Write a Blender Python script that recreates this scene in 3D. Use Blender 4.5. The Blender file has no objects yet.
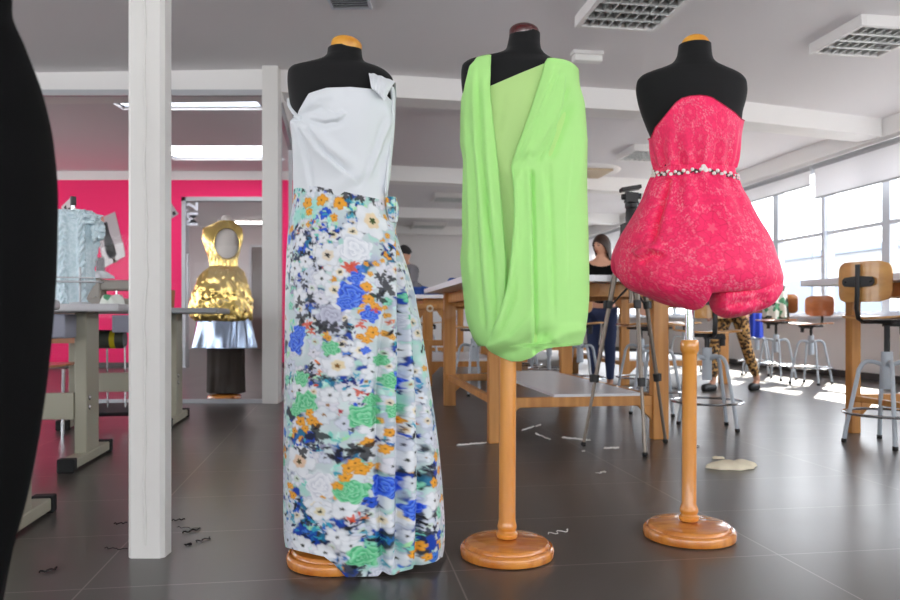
import bpy, bmesh, math, random
import numpy as np
from mathutils import Vector, Matrix, Euler

random.seed(7)
RNG = np.random.default_rng(11)
SC = bpy.context.scene
COL = SC.collection
PI = math.pi
TH = math.radians(8.35)          # the building is turned a little against the view
CT, ST = math.cos(TH), math.sin(TH)
K = 750.0                        # focal length in pixels of a 900 x 600 frame
HZ = 318.0                       # horizon row
EYE = 0.75

def P(px, py, d):
    return Vector(((px - 450) / K * d, d, EYE + (HZ - py) / K * d))
def G(px, py):
    return P(px, py, EYE * K / (py - HZ))
def R(u, v, z=0.0):
    return Vector((u * CT - v * ST, u * ST + v * CT, z))
def lin(c):
    return tuple(((x / 255) / 12.92 if x / 255 <= 0.04045 else ((x / 255 + 0.055) / 1.055) ** 2.4) for x in c)

# ---------------------------------------------------------------- materials
def mat(name, rgb, rough=0.6, metal=0.0, spec=0.5, noise=None, bump=None, sheen=0.0, coat=0.0, trans=0.0):
    m = bpy.data.materials.new(name); m.use_nodes = True
    nt = m.node_tree; b = nt.nodes['Principled BSDF']
    c = lin(rgb) + (1,)
    b.inputs['Base Color'].default_value = c
    b.inputs['Roughness'].default_value = rough
    b.inputs['Metallic'].default_value = metal
    b.inputs['Specular IOR Level'].default_value = spec
    b.inputs['Sheen Weight'].default_value = sheen
    b.inputs['Coat Weight'].default_value = coat
    if noise:      # (scale, second colour, amount, stretch)
        sc, rgb2, amt, st = noise
        tc = nt.nodes.new('ShaderNodeTexCoord'); mp = nt.nodes.new('ShaderNodeMapping')
        mp.inputs['Scale'].default_value = st
        n = nt.nodes.new('ShaderNodeTexNoise'); n.inputs['Scale'].default_value = sc
        n.inputs['Detail'].default_value = 4
        mx = nt.nodes.new('ShaderNodeMix'); mx.data_type = 'RGBA'
        mx.inputs['A'].default_value = c; mx.inputs['B'].default_value = lin(rgb2) + (1,)
        mr = nt.nodes.new('ShaderNodeMapRange')
        mr.inputs['From Min'].default_value = 0.35; mr.inputs['From Max'].default_value = 0.65
        mr.inputs['To Max'].default_value = amt
        L = nt.links.new
        L(tc.outputs['Object'], mp.inputs['Vector']); L(mp.outputs['Vector'], n.inputs['Vector'])
        L(n.outputs['Fac'], mr.inputs['Value']); L(mr.outputs['Result'], mx.inputs['Factor'])
        L(mx.outputs['Result'], b.inputs['Base Color'])
    if bump:       # (scale, strength, distance)
        tc = nt.nodes.new('ShaderNodeTexCoord')
        n = nt.nodes.new('ShaderNodeTexNoise'); n.inputs['Scale'].default_value = bump[0]; n.inputs['Detail'].default_value = 3
        bp = nt.nodes.new('ShaderNodeBump'); bp.inputs['Strength'].default_value = bump[1]; bp.inputs['Distance'].default_value = bump[2]
        nt.links.new(tc.outputs['Object'], n.inputs['Vector'])
        nt.links.new(n.outputs['Fac'], bp.inputs['Height']); nt.links.new(bp.outputs['Normal'], b.inputs['Normal'])
    if trans:
        out = nt.nodes['Material Output']
        tl = nt.nodes.new('ShaderNodeBsdfTranslucent'); tl.inputs['Color'].default_value = c
        ms = nt.nodes.new('ShaderNodeMixShader'); ms.inputs['Fac'].default_value = trans
        nt.links.new(b.outputs['BSDF'], ms.inputs[1]); nt.links.new(tl.outputs['BSDF'], ms.inputs[2])
        nt.links.new(ms.outputs['Shader'], out.inputs['Surface'])
    return m

def attr_mat(name, rough=0.5, spec=0.4, sheen=0.0, bump=None):
    m = mat(name, (200, 200, 200), rough, 0, spec, bump=bump, sheen=sheen)
    nt = m.node_tree
    a = nt.nodes.new('ShaderNodeAttribute'); a.attribute_name = 'Print'
    nt.links.new(a.outputs['Color'], nt.nodes['Principled BSDF'].inputs['Base Color'])
    return m

def wood(name, a, b, rough=0.4, scale=6, coat=0.3, axis=(1, 1, 0.06)):
    return mat(name, a, rough, noise=(scale * 4, b, 0.8, axis), coat=coat)

def glass_mat(name, tint=(1, 1, 1), refl=0.06):
    m = bpy.data.materials.new(name); m.use_nodes = True
    nt = m.node_tree; nt.nodes.clear()
    out = nt.nodes.new('ShaderNodeOutputMaterial')
    t = nt.nodes.new('ShaderNodeBsdfTransparent'); t.inputs['Color'].default_value = tint + (1,)
    g = nt.nodes.new('ShaderNodeBsdfGlossy'); g.inputs['Roughness'].default_value = 0.02
    lw = nt.nodes.new('ShaderNodeLayerWeight'); lw.inputs['Blend'].default_value = 0.5
    pw_ = nt.nodes.new('ShaderNodeMath'); pw_.operation = 'POWER'; pw_.inputs[1].default_value = 4.0
    nt.links.new(lw.outputs['Facing'], pw_.inputs[0])
    fr = nt.nodes.new('ShaderNodeMath'); fr.operation = 'MULTIPLY_ADD'; fr.inputs[1].default_value = 0.2; fr.inputs[2].default_value = 0.006
    nt.links.new(pw_.outputs[0], fr.inputs[0])
    mx = nt.nodes.new('ShaderNodeMixShader')
    nt.links.new(fr.outputs[0], mx.inputs['Fac'])
    nt.links.new(t.outputs['BSDF'], mx.inputs[1]); nt.links.new(g.outputs['BSDF'], mx.inputs[2])
    nt.links.new(mx.outputs['Shader'], out.inputs['Surface'])
    return m

def emit(name, rgb, s):
    m = bpy.data.materials.new(name); m.use_nodes = True
    b = m.node_tree.nodes['Principled BSDF']
    b.inputs['Base Color'].default_value = lin(rgb) + (1,)
    b.inputs['Emission Color'].default_value = lin(rgb) + (1,)
    b.inputs['Emission Strength'].default_value = s
    return m

M = {}
M['ceiling'] = mat('ceiling paint', (228, 225, 226), 0.9, spec=0.15)
M['beam'] = mat('beam paint', (236, 234, 232), 0.8, spec=0.2)
M['column'] = mat('column paint', (218, 216, 212), 0.55, bump=(60, 0.15, 0.002))
M['white_wall'] = mat('white wall paint', (232, 229, 228), 0.85, spec=0.2)
M['grey_wall'] = mat('grey wall paint', (196, 188, 188), 0.85, spec=0.2)
M['pink_wall'] = mat('magenta wall paint', (248, 44, 112), 0.7, spec=0.25)
M['plinth'] = mat('dark plinth', (62, 57, 56), 0.4)
M['alu'] = mat('grey window metal', (178, 180, 184), 0.4, metal=0.3)
M['white_frame'] = mat('white window frame', (206, 211, 219), 0.45)
M['pane'] = glass_mat('clear pane')
M['blind'] = mat('blind fabric', (238, 237, 238), 0.8, spec=0.1, trans=0.4)
M['steel'] = mat('chrome', (205, 207, 210), 0.16, metal=1.0)
M['grey_tube'] = mat('grey enamel', (186, 195, 204), 0.35)
M['black'] = mat('black plastic', (22, 22, 23), 0.45)
M['rubber'] = mat('black rubber', (16, 16, 17), 0.7)
M['ply'] = wood('beech plywood', (226, 170, 98), (204, 144, 76), 0.32, 5, 0.4, (0.15, 1, 1))
M['ply_red'] = wood('reddish plywood', (176, 112, 64), (152, 92, 50), 0.36, 5, 0.4, (0.15, 1, 1))
M['pine'] = wood('pine', (206, 146, 76), (176, 114, 52), 0.5, 6, 0.1)
M['laminate'] = mat('white laminate', (226, 228, 232), 0.3)
M['edge'] = mat('grey table edge', (238, 238, 242), 0.4)
M['varnish'] = wood('varnished pine', (228, 156, 66), (208, 128, 44), 0.28, 5, 0.6)
M['varnish_base'] = mat('varnished turned pine', (222, 146, 64), 0.25, noise=(30, (184, 100, 34), 0.9, (0.25, 1.4, 0.25)), coat=0.6)
M['cap_yellow'] = mat('yellow wood cap', (232, 168, 60), 0.35, noise=(30, (206, 130, 36), 0.8, (0.4, 1.5, 1)))
M['cap_red'] = mat('dark red wood cap', (74, 18, 20), 0.2, coat=0.7)
M['jersey'] = mat('black jersey', (20, 20, 21), 0.85, spec=0.25, sheen=0.12, bump=(900, 0.2, 0.0005))
M['black_cloth'] = mat('black cloth', (7, 7, 8), 0.9, spec=0.15)
M['white_crepe'] = mat('white crepe', (226, 230, 234), 0.7, spec=0.2, sheen=0.1, bump=(700, 0.1, 0.0005))
M['green_a'] = mat('lime chiffon', (194, 250, 156), 0.7, spec=0.15, sheen=0.1, bump=(800, 0.1, 0.0004), trans=0.18)
M['green_b'] = mat('lime chiffon single layer', (206, 248, 158), 0.7, spec=0.15, bump=(800, 0.1, 0.0004), trans=0.25)
M['floral'] = attr_mat('flower printed satin', 0.42, 0.22)
M['lace'] = attr_mat('pink lace', 0.6, 0.3, 0.1)
M['cord'] = mat('pink piping', (196, 20, 66), 0.6)
M['gem'] = mat('clear stone', (238, 236, 232), 0.08, spec=0.9, coat=0.5)
M['old_silver'] = mat('dark silver setting', (96, 88, 84), 0.3, metal=0.9)
M['gold'] = mat('gold lame', (246, 214, 130), 0.27, metal=1.0)
M['silver'] = mat('silver vinyl', (168, 184, 208), 0.22, metal=0.85)
M['brown_cloth'] = mat('dark brown cloth', (46, 36, 30), 0.8)
M['cream_form'] = mat('cream jersey', (214, 206, 200), 0.85)
M['ice_lace'] = mat('pale blue lace', (226, 240, 246), 0.75, noise=(60, (190, 214, 220), 0.7, (1, 1, 1)))
M['machine'] = mat('grey beige enamel', (158, 152, 144), 0.45)
M['frame_green'] = mat('grey green enamel', (164, 160, 142), 0.45)
M['bench_top'] = mat('worn bench laminate', (206, 204, 206), 0.45, noise=(8, (176, 176, 182), 0.5, (1, 1, 1)))
M['bench_top_grey'] = mat('grey bench laminate', (150, 152, 154), 0.45)
M['drawer'] = mat('lavender grey steel', (150, 152, 168), 0.45)
M['motor'] = mat('dark green motor', (74, 80, 70), 0.5)
M['yellow'] = mat('yellow sticker', (226, 206, 30), 0.6)
M['orange'] = mat('orange knob', (222, 110, 40), 0.5)
M['paper'] = mat('paper', (222, 220, 220), 0.8)
M['photo_grey'] = mat('photo grey', (176, 168, 170), 0.5)
M['ink'] = mat('ink', (34, 34, 38), 0.7)
M['skin'] = mat('skin', (214, 160, 132), 0.55)
M['skin_print'] = mat('printed skin', (190, 130, 112), 0.6)
M['hair_dark'] = mat('dark brown hair', (44, 28, 22), 0.5, noise=(60, (78, 50, 36), 0.6, (3, 3, 0.3)))
M['hair_black'] = mat('near black hair', (26, 21, 21), 0.55)
M['denim'] = mat('dark blue denim', (44, 56, 92), 0.8)
M['grey_cloth'] = mat('grey cloth', (120, 118, 122), 0.85)
M['blue_cloth'] = mat('blue cloth', (40, 84, 166), 0.8, noise=(9, (24, 46, 100), 0.8, (1, 1, 1)))
M['royal_cloth'] = mat('royal blue cloth', (34, 66, 190), 0.7)
M['navy_cloth'] = mat('navy cloth', (24, 26, 46), 0.8)
M['cream_cloth'] = mat('cream cloth', (232, 222, 196), 0.85)
M['red_cloth'] = mat('dark red cloth', (170, 20, 40), 0.8)
M['scrap'] = mat('white scrap', (226, 224, 220), 0.85)
M['thread_black'] = mat('black thread', (12, 12, 13), 0.8)
M['bronze_tube'] = mat('dull grey brown tube', (124, 114, 104), 0.32, metal=0.6)
M['louvre'] = mat('brushed louvre', (198, 200, 198), 0.3, metal=0.3)
M['lamp_body'] = mat('white lamp housing', (228, 226, 224), 0.5)
M['lamp_inside'] = mat('lamp inside', (196, 196, 196), 0.4)
M['tube_lit'] = emit('lit tube', (255, 252, 246), 9.0)
M['beige_grille'] = mat('beige grille', (196, 176, 148), 0.6)
M['outside_white'] = mat('pale render', (164, 167, 172), 0.9)
M['outside_grey'] = mat('pale grey render', (132, 142, 158), 0.9)
M['ground'] = mat('pale yard', (120, 118, 116), 0.9)
M['letter'] = mat('frosted lettering', (236, 238, 248), 0.5)
M['cardboard'] = mat('brown card', (150, 98, 62), 0.8)
M['pink_cup'] = mat('pale pink ceramic', (232, 190, 176), 0.4)
M['lips'] = mat('lips', (168, 74, 72), 0.5)

# leopard print: brown ground with dark broken spots
m = mat('leopard print', (176, 120, 62), 0.7); M['leopard'] = m
nt = m.node_tree; tc = nt.nodes.new('ShaderNodeTexCoord'); vo = nt.nodes.new('ShaderNodeTexVoronoi'); vo.inputs['Scale'].default_value = 34
rp = nt.nodes.new('ShaderNodeValToRGB'); rp.color_ramp.elements[0].color = lin((120, 74, 34)) + (1,)
e = rp.color_ramp.elements; e[1].position = 0.62; e[1].color = lin((206, 158, 92)) + (1,)
for p_, c_ in ((0.28, (30, 20, 16)), (0.46, (34, 22, 16))):
    q = e.new(p_); q.color = lin(c_) + (1,)
e[0].position = 0.2
nt.links.new(tc.outputs['Object'], vo.inputs['Vector']); nt.links.new(vo.outputs['Distance'], rp.inputs['Fac'])
nt.links.new(rp.outputs['Color'], nt.nodes['Principled BSDF'].inputs['Base Color'])

# white and green printed cotton
m = mat('green sprig cotton', (220, 224, 216), 0.8); M['sprig'] = m
nt = m.node_tree; tc = nt.nodes.new('ShaderNodeTexCoord'); vo = nt.nodes.new('ShaderNodeTexVoronoi'); vo.inputs['Scale'].default_value = 16
rp = nt.nodes.new('ShaderNodeValToRGB'); rp.color_ramp.interpolation = 'CONSTANT'
e = rp.color_ramp.elements; e[0].color = lin((228, 232, 224)) + (1,); e[1].position = 0.8; e[1].color = lin((60, 74, 66)) + (1,)
q = e.new(0.55); q.color = lin((92, 158, 118)) + (1,)
sp = nt.nodes.new('ShaderNodeSeparateColor')
nt.links.new(tc.outputs['Object'], vo.inputs['Vector']); nt.links.new(vo.outputs['Color'], sp.inputs['Color'])
nt.links.new(sp.outputs['Red'], rp.inputs['Fac']); nt.links.new(rp.outputs['Color'], nt.nodes['Principled BSDF'].inputs['Base Color'])

# floor: dark stoneware, 1.04 x 0.53 m tiles
def floor_material():
    m = bpy.data.materials.new('dark stoneware tiles'); m.use_nodes = True
    nt = m.node_tree; N = nt.nodes.new; L = nt.links.new; b = nt.nodes['Principled BSDF']
    tc = N('ShaderNodeTexCoord'); sx = N('ShaderNodeSeparateXYZ'); L(tc.outputs['Object'], sx.inputs['Vector'])
    def mth(op, a, b_=None):
        n = N('ShaderNodeMath'); n.operation = op
        for i, v in enumerate((a, b_)):
            if v is None: continue
            if isinstance(v, (int, float)): n.inputs[i].default_value = v
            else: L(v, n.inputs[i])
        return n.outputs[0]
    lines, cells = [], []
    for out, org, per, hw in ((sx.outputs['X'], 0.335, 1.04, 0.0026), (sx.outputs['Y'], 2.2, 0.53, 0.0024)):
        t = mth('DIVIDE', mth('SUBTRACT', out, org), per)
        cells.append(mth('FLOOR', mth('ADD', t, 0.0)))
        fr = mth('FRACT', mth('ADD', t, 0.5))
        lines.append(mth('LESS_THAN', mth('MULTIPLY', mth('ABSOLUTE', mth('SUBTRACT', fr, 0.5)), per), hw))
    line = mth('MAXIMUM', lines[0], lines[1])
    cx = N('ShaderNodeCombineXYZ'); L(cells[0], cx.inputs[0]); L(cells[1], cx.inputs[1])
    wn = N('ShaderNodeTexWhiteNoise'); L(cx.outputs[0], wn.inputs['Vector'])
    ns = N('ShaderNodeTexNoise'); ns.inputs['Scale'].default_value = 2.2; ns.inputs['Detail'].default_value = 5
    L(tc.outputs['Object'], ns.inputs['Vector'])
    v = mth('ADD', mth('MULTIPLY', wn.outputs['Value'], 0.25), mth('MULTIPLY', ns.outputs['Fac'], 0.5))
    mx = N('ShaderNodeMix'); mx.data_type = 'RGBA'
    mx.inputs['A'].default_value = lin((68, 63, 60)) + (1,); mx.inputs['B'].default_value = lin((84, 79, 76)) + (1,)
    L(v, mx.inputs['Factor'])
    m2 = N('ShaderNodeMix'); m2.data_type = 'RGBA'; m2.inputs['B'].default_value = lin((128, 122, 116)) + (1,)
    L(mx.outputs['Result'], m2.inputs['A']); L(line, m2.inputs['Factor'])
    L(m2.outputs['Result'], b.inputs['Base Color'])
    rr = N('ShaderNodeMapRange'); rr.inputs['To Min'].default_value = 0.26; rr.inputs['To Max'].default_value = 0.32
    L(ns.outputs['Fac'], rr.inputs['Value']); L(rr.outputs['Result'], b.inputs['Roughness'])
    b.inputs['Specular IOR Level'].default_value = 0.6
    n2 = N('ShaderNodeTexNoise'); n2.inputs['Scale'].default_value = 14; L(tc.outputs['Object'], n2.inputs['Vector'])
    bp = N('ShaderNodeBump'); bp.inputs['Strength'].default_value = 0.04; bp.inputs['Distance'].default_value = 0.003
    L(n2.outputs['Fac'], bp.inputs['Height']); L(bp.outputs['Normal'], b.inputs['Normal'])
    return m
M['floor'] = floor_material()

# ---------------------------------------------------------------- mesh helpers
class MB:
    def __init__(s): s.v = []; s.f = []
    def add(s, vs, fs):
        o = len(s.v); s.v += [tuple(x) for x in vs]; s.f += [tuple(i + o for i in f) for f in fs]; return s
    def box(s, c, d, rot=None):
        x, y, z = (k / 2 for k in d)
        vs = [Vector(q) for q in ((-x,-y,-z),(x,-y,-z),(x,y,-z),(-x,y,-z),(-x,-y,z),(x,-y,z),(x,y,z),(-x,y,z))]
        if rot is not None: vs = [rot @ q for q in vs]
        return s.add([q + Vector(c) for q in vs], [(0,3,2,1),(4,5,6,7),(0,1,5,4),(1,2,6,5),(2,3,7,6),(3,0,4,7)])
    def bb(s, a, b):
        return s.box([(p + q) / 2 for p, q in zip(a, b)], [abs(p - q) for p, q in zip(a, b)])
    def rings(s, rs, close=True, cap=True):
        n = len(rs[0]); vs = [p for r in rs for p in r]; fs = []
        for i in range(len(rs) - 1):
            for j in range(n if close else n - 1):
                k = (j + 1) % n
                fs.append((i*n+j, i*n+k, (i+1)*n+k, (i+1)*n+j))
        if cap and close:
            fs.append(tuple(reversed(range(n)))); fs.append(tuple((len(rs)-1)*n + j for j in range(n)))
        return s.add(vs, fs)
    def tube(s, pts, r, n=10, flat=1.0):
        pts = [Vector(p) for p in pts]; rs = []; up = None
        for i, p in enumerate(pts):
            t = (pts[min(i+1, len(pts)-1)] - pts[max(i-1, 0)]).normalized()
            if up is None:
                up = Vector((0,0,1)) if abs(t.z) < 0.9 else Vector((1,0,0))
            a = t.cross(up).normalized(); b = a.cross(t).normalized(); up = b
            rr = r[i] if isinstance(r, (list, tuple)) else r
            rs.append([p + a*math.cos(2*PI*k/n)*rr + b*math.sin(2*PI*k/n)*rr*flat for k in range(n)])
        return s.rings(rs)
    def lathe(s, prof, c=(0,0,0), n=40):
        c = Vector(c)
        return s.rings([[c + Vector((r*math.cos(2*PI*k/n), r*math.sin(2*PI*k/n), z)) for k in range(n)] for r, z in prof])
    def ball(s, c, r, n=16, m=10):
        rx, ry, rz = r if isinstance(r, (list, tuple)) else (r, r, r); c = Vector(c)
        return s.rings([[c + Vector((rx*math.sin(t)*math.cos(2*PI*k/n), ry*math.sin(t)*math.sin(2*PI*k/n), -rz*math.cos(t))) for k in range(n)]
                        for t in [0.02 + (PI-0.04)*i/m for i in range(m+1)]])
    def prism(s, pts, t, mtx):
        """outline in the local xz plane, thickness t along local y"""
        n = len(pts); vs = [mtx @ Vector((x, -t/2, z)) for x, z in pts] + [mtx @ Vector((x, t/2, z)) for x, z in pts]
        fs = [tuple(range(n)), tuple(reversed(range(n, 2*n)))] + [(i, i+n, (i+1)%n+n, (i+1)%n) for i in range(n)]
        return s.add(vs, fs)
    def grid(s, A, wrap=False):
        m, n = A.shape[:2]; fs = []
        for i in range(m-1):
            for j in range(n if wrap else n-1):
                k = (j+1) % n; fs.append((i*n+j, i*n+k, (i+1)*n+k, (i+1)*n+j))
        return s.add(A.reshape(-1, 3).tolist(), fs)
    def obj(s, name, m, parent=None, loc=None, smooth=False, bevel=0, solid=0, sharp=35, rotz=None, sub=0):
        me = bpy.data.meshes.new(name)
        o_ = Vector(loc) if loc is not None else Vector((0,0,0))
        me.from_pydata([Vector(q) - o_ for q in s.v] if loc is not None else s.v, [], s.f)
        me.materials.append(m if not isinstance(m, str) else M[m])
        bm = bmesh.new(); bm.from_mesh(me); bmesh.ops.recalc_face_normals(bm, faces=bm.faces); bm.to_mesh(me); bm.free()
        if smooth:
            me.polygons.foreach_set('use_smooth', [True]*len(me.polygons))
            me.set_sharp_from_angle(angle=math.radians(sharp))
        ob = bpy.data.objects.new(name, me); COL.objects.link(ob)
        if parent is not None: ob.parent = parent
        if loc is not None: ob.location = o_
        if rotz is not None: ob.rotation_euler = (0, 0, rotz)
        if bevel:
            b = ob.modifiers.new('edge', 'BEVEL'); b.width = bevel; b.segments = 2; b.limit_method = 'ANGLE'
            b.harden_normals = False
        if solid:
            q = ob.modifiers.new('thickness', 'SOLIDIFY'); q.thickness = solid; q.offset = 0
        if sub:
            q = ob.modifiers.new('smooth', 'SUBSURF'); q.levels = sub; q.render_levels = sub
        return ob

def tag(o, label, cat, group=None):
    o['label'] = label; o['category'] = cat
    if group: o['group'] = group
    return o
def thing(name, label, cat, loc=(0,0,0), rz=0, group=None):
    o = bpy.data.objects.new(name, None); COL.objects.link(o)
    o.location = loc; o.rotation_euler = (0, 0, rz); o.empty_display_size = 0.1
    return tag(o, label, cat, group)
def struct(o):
    o['kind'] = 'structure'; return o
def dup(root, loc, rz, label, group=None):
    r = root.copy(); COL.objects.link(r); r.location = loc; r.rotation_euler = (0, 0, rz); r['label'] = label
    if group: r['group'] = group
    def kids(a, b):
        for ch in [x for x in a.children]:
            c = ch.copy(); COL.objects.link(c); c.parent = b; kids(ch, c)
    kids(root, r)
    return r

def pchip(x, y, q):
    x = np.asarray(x, float); y = np.asarray(y, float); h = np.diff(x); dl = np.diff(y) / h
    d = np.zeros_like(y)
    for i in range(1, len(x)-1):
        if dl[i-1]*dl[i] > 0:
            w1, w2 = 2*h[i]+h[i-1], h[i]+2*h[i-1]
            d[i] = (w1+w2)/(w1/dl[i-1]+w2/dl[i])
    d[0], d[-1] = dl[0], dl[-1]
    q = np.clip(np.asarray(q, float), x[0], x[-1])
    k = np.clip(np.searchsorted(x, q, side='right')-1, 0, len(x)-2)
    t = (q-x[k])/h[k]
    return ((1+2*t)*(1-t)**2)*y[k] + t*(1-t)**2*h[k]*d[k] + t*t*(3-2*t)*y[k+1] + t*t*(t-1)*h[k]*d[k+1]

class Prof:
    """silhouette rows (y, xl, xr, half depth in metres) of a figure standing at distance d"""
    def __init__(s, d, rows):
        s.d = d; a = np.array(rows, float); s.y = a[:,0]; s.xl = a[:,1]; s.xr = a[:,2]; s.b = a[:,3]
    def at(s, y):
        l, r, b = pchip(s.y, s.xl, y), pchip(s.y, s.xr, y), pchip(s.y, s.b, y)
        return (l+r)/2, (r-l)/2, b
    def persp(s, y, phi):
        """plane row of a point that shows at row y on the surface at angle phi"""
        xc, a, b = s.at(y)
        return HZ + (y-HZ)*(s.d - b*np.cos(phi))/s.d
    def shell(s, Y, PHI, off=0.0, scale=1.0):
        xc, a, b = s.at(Y)
        a = a*s.d/K*scale + off; b = b*scale + off
        X = (xc-450)/K*s.d + a*np.sin(PHI); D = s.d - b*np.cos(PHI); Z = EYE + (HZ-Y)/K*s.d
        nx = np.sin(PHI)/np.maximum(a, .01); ny = -np.cos(PHI)/np.maximum(b, .01); n = np.hypot(nx, ny)
        return np.stack([X, D, Z], -1), np.stack([nx/n, ny/n, np.zeros_like(nx)], -1)
    def phi(s, x, y, off=0.0):
        """angle on the front at which column x shows at row y"""
        xc, a, b = s.at(y); g = 0.0
        for _ in range(4):
            dd = s.d - (b+off)*np.cos(g)
            X = (x-450)/K*dd
            g = np.arcsin(np.clip((X-(xc-450)/K*s.d)/(a*s.d/K+off), -1, 1))
        return g

def proj(A):
    return 450 + A[...,0]/A[...,1]*K, HZ - (A[...,2]-EYE)/A[...,1]*K

def creases(px, py, lst):
    D = np.zeros_like(px)
    for c in lst:
        pts, w, amp, kind = c[:4]; ends = c[4] if len(c) > 4 else (0.2, 0.2)
        best = np.full(px.shape, 1e9); sg = np.zeros_like(px); tt = np.zeros_like(px)
        seg = [(np.array(pts[i], float), np.array(pts[i+1], float)) for i in range(len(pts)-1)]
        Ls = [np.hypot(*(b-a)) for a, b in seg]; tot = sum(Ls); acc = 0
        for (a, b), l in zip(seg, Ls):
            e = (b-a)/l; rx, ry = px-a[0], py-a[1]
            t = np.clip(rx*e[0]+ry*e[1], 0, l)
            dd = np.hypot(rx-t*e[0], ry-t*e[1]); cr = rx*(-e[1])+ry*e[0]
            k = dd < best
            best = np.where(k, dd, best); sg = np.where(k, np.sign(cr), sg); tt = np.where(k, (acc+t)/tot, tt); acc += l
        sd = best*sg
        tp = np.ones_like(px)
        if ends[0]: tp = tp*np.clip(tt/ends[0], 0, 1)
        if ends[1]: tp = tp*np.clip((1-tt)/ends[1], 0, 1)
        tp = tp*tp*(3-2*tp)
        if kind == 'v': f = -np.exp(-(best/w)**2)
        elif kind == 'r': f = np.exp(-(best/w)**2)
        elif kind == 's': f = np.exp(-np.maximum(sd, 0)/w)/(1+np.exp(-np.clip(sd/(0.12*w), -40, 40)))   # raised on the positive (screen-left of travel reversed) side
        elif kind == 'S': f = np.exp(-np.maximum(-sd, 0)/w)/(1+np.exp(np.clip(sd/(0.12*w), -40, 40)))
        D += amp*tp*f
    return D
# ================================================================ THE SETTING
def room(mb, name, m, **k):
    return struct(mb.obj(name, m, rotz=TH, **k))
U1 = 6.3
room(MB().bb((-11, -4.6, -0.1), (U1 + .1, 20.6, 0.0)), 'floor', 'floor')
room(MB().bb((U1 + .1, -40, -0.25), (40, 80, -0.05)), 'ground_outside', 'ground')

# ceiling with the two roof lights cut out of it
SKY = [(-3.47, -1.97, 7.5, 7.97), (-3.86, -2.3, 9.64, 10.5)]
cm = MB(); X0, X1, Y0, Y1, ZC = -12, 11, -7, 23, 2.96
ys = [Y0] + [y for s in SKY for y in s[2:]] + [Y1]
def slab(xa, ya, yb, xb=None):
    e = [(xa, ya), (xb if xb is not None else (6.42-ya*ST)/CT, ya), (xb if xb is not None else (6.42-yb*ST)/CT, yb), (xa, yb)]
    cm.rings([[Vector((x, y, z)) for x, y in e] for z in (ZC, ZC + .03)])
for i in range(len(ys) - 1):
    hole = [s for s in SKY if abs(s[2] - ys[i]) < 1e-6]
    if hole:
        slab(X0, ys[i], ys[i+1], hole[0][0]); slab(hole[0][1], ys[i], ys[i+1])
    else:
        slab(X0, ys[i], ys[i+1])
struct(cm.obj('ceiling', 'ceiling'))
for n, (a, b, c, d) in enumerate(SKY):
    f = MB(); z = ZC + .03
    for q in ((a, c, a + .03, d), (b - .03, c, b, d), (a, c, b, c + .03), (a, d - .03, b, d)):
        f.bb((q[0], q[1], z), (q[2], q[3], z + .05))
    w = struct(f.obj('window_%d' % (n + 8), 'white_frame'))
    struct(MB().bb((a + .03, c + .03, z + .02), (b - .03, d - .03, z + .03)).obj('pane', 'pane', w))

# ceiling beams, running from the corner post to the window side
def beam(name, pts, dz, th):
    b = MB(); rs = []
    for i, (x, y) in enumerate(pts):
        a = pts[max(i-1, 0)]; c = pts[min(i+1, len(pts)-1)]
        t = Vector((c[0]-a[0], c[1]-a[1], 0)).normalized(); nrm = Vector((-t.y, t.x, 0))*th
        p = Vector((x, y, 0)); rs.append([p + Vector((0,0,ZC-dz)), p + nrm + Vector((0,0,ZC-dz)), p + nrm + Vector((0,0,ZC+.02)), p + Vector((0,0,ZC+.02))])
    return struct(b.rings(rs).obj(name, 'beam'))
beam('trim_1', [(-9.0, 6.85), (-3.9, 6.76), (-1.56, 6.66), (-.63, 6.8), (2.2, 7.35), (4.78, 8.3)], .2, .3)
beam('trim_2', [(-1.9, 10.6), (-.9, 10.85), (1.8, 11.5), (4.3, 12.3)], .22, .3)
beam('trim_3', [(-2.4, 14.6), (-1.2, 14.9), (3.6, 15.9)], .2, .3)
beam('trim_4', [(-2.9, 17.6), (-1.4, 17.8), (3.2, 18.7)], .2, .3)

# free-standing square column near the view, with the painted-over pipe seam
c0 = G(127, 558.5); cw = 36.5/K*c0.y
cb = MB(); ch = .012
def sq(x0, y0, x1, y1, z, ch):
    return [Vector(q + (z,)) for q in ((x0+ch,y0),(x1-ch,y0),(x1,y0+ch),(x1,y1-ch),(x1-ch,y1),(x0+ch,y1),(x0,y1-ch),(x0,y0+ch))]
x0, y0 = c0.x, c0.y
cb.rings([sq(x0, y0, x0+cw, y0+.078, z, ch) for z in (0, 1.5, ZC)])
col = struct(cb.obj('trim_5', 'column'))
sx = x0 + 17.5/K*y0
seam = [(sx + .0025*math.sin(i*2.1) + (.006 if 9 < i < 13 else 0) + (.002 if i % 5 == 0 else 0), y0 - .0005, .04 + i*.085) for i in range(35)]
struct(MB().tube(seam, [.0042 + .0022*((i*7) % 5)/4 for i in range(35)], 8).obj('paint_seam', 'column', col, smooth=True))

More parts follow.
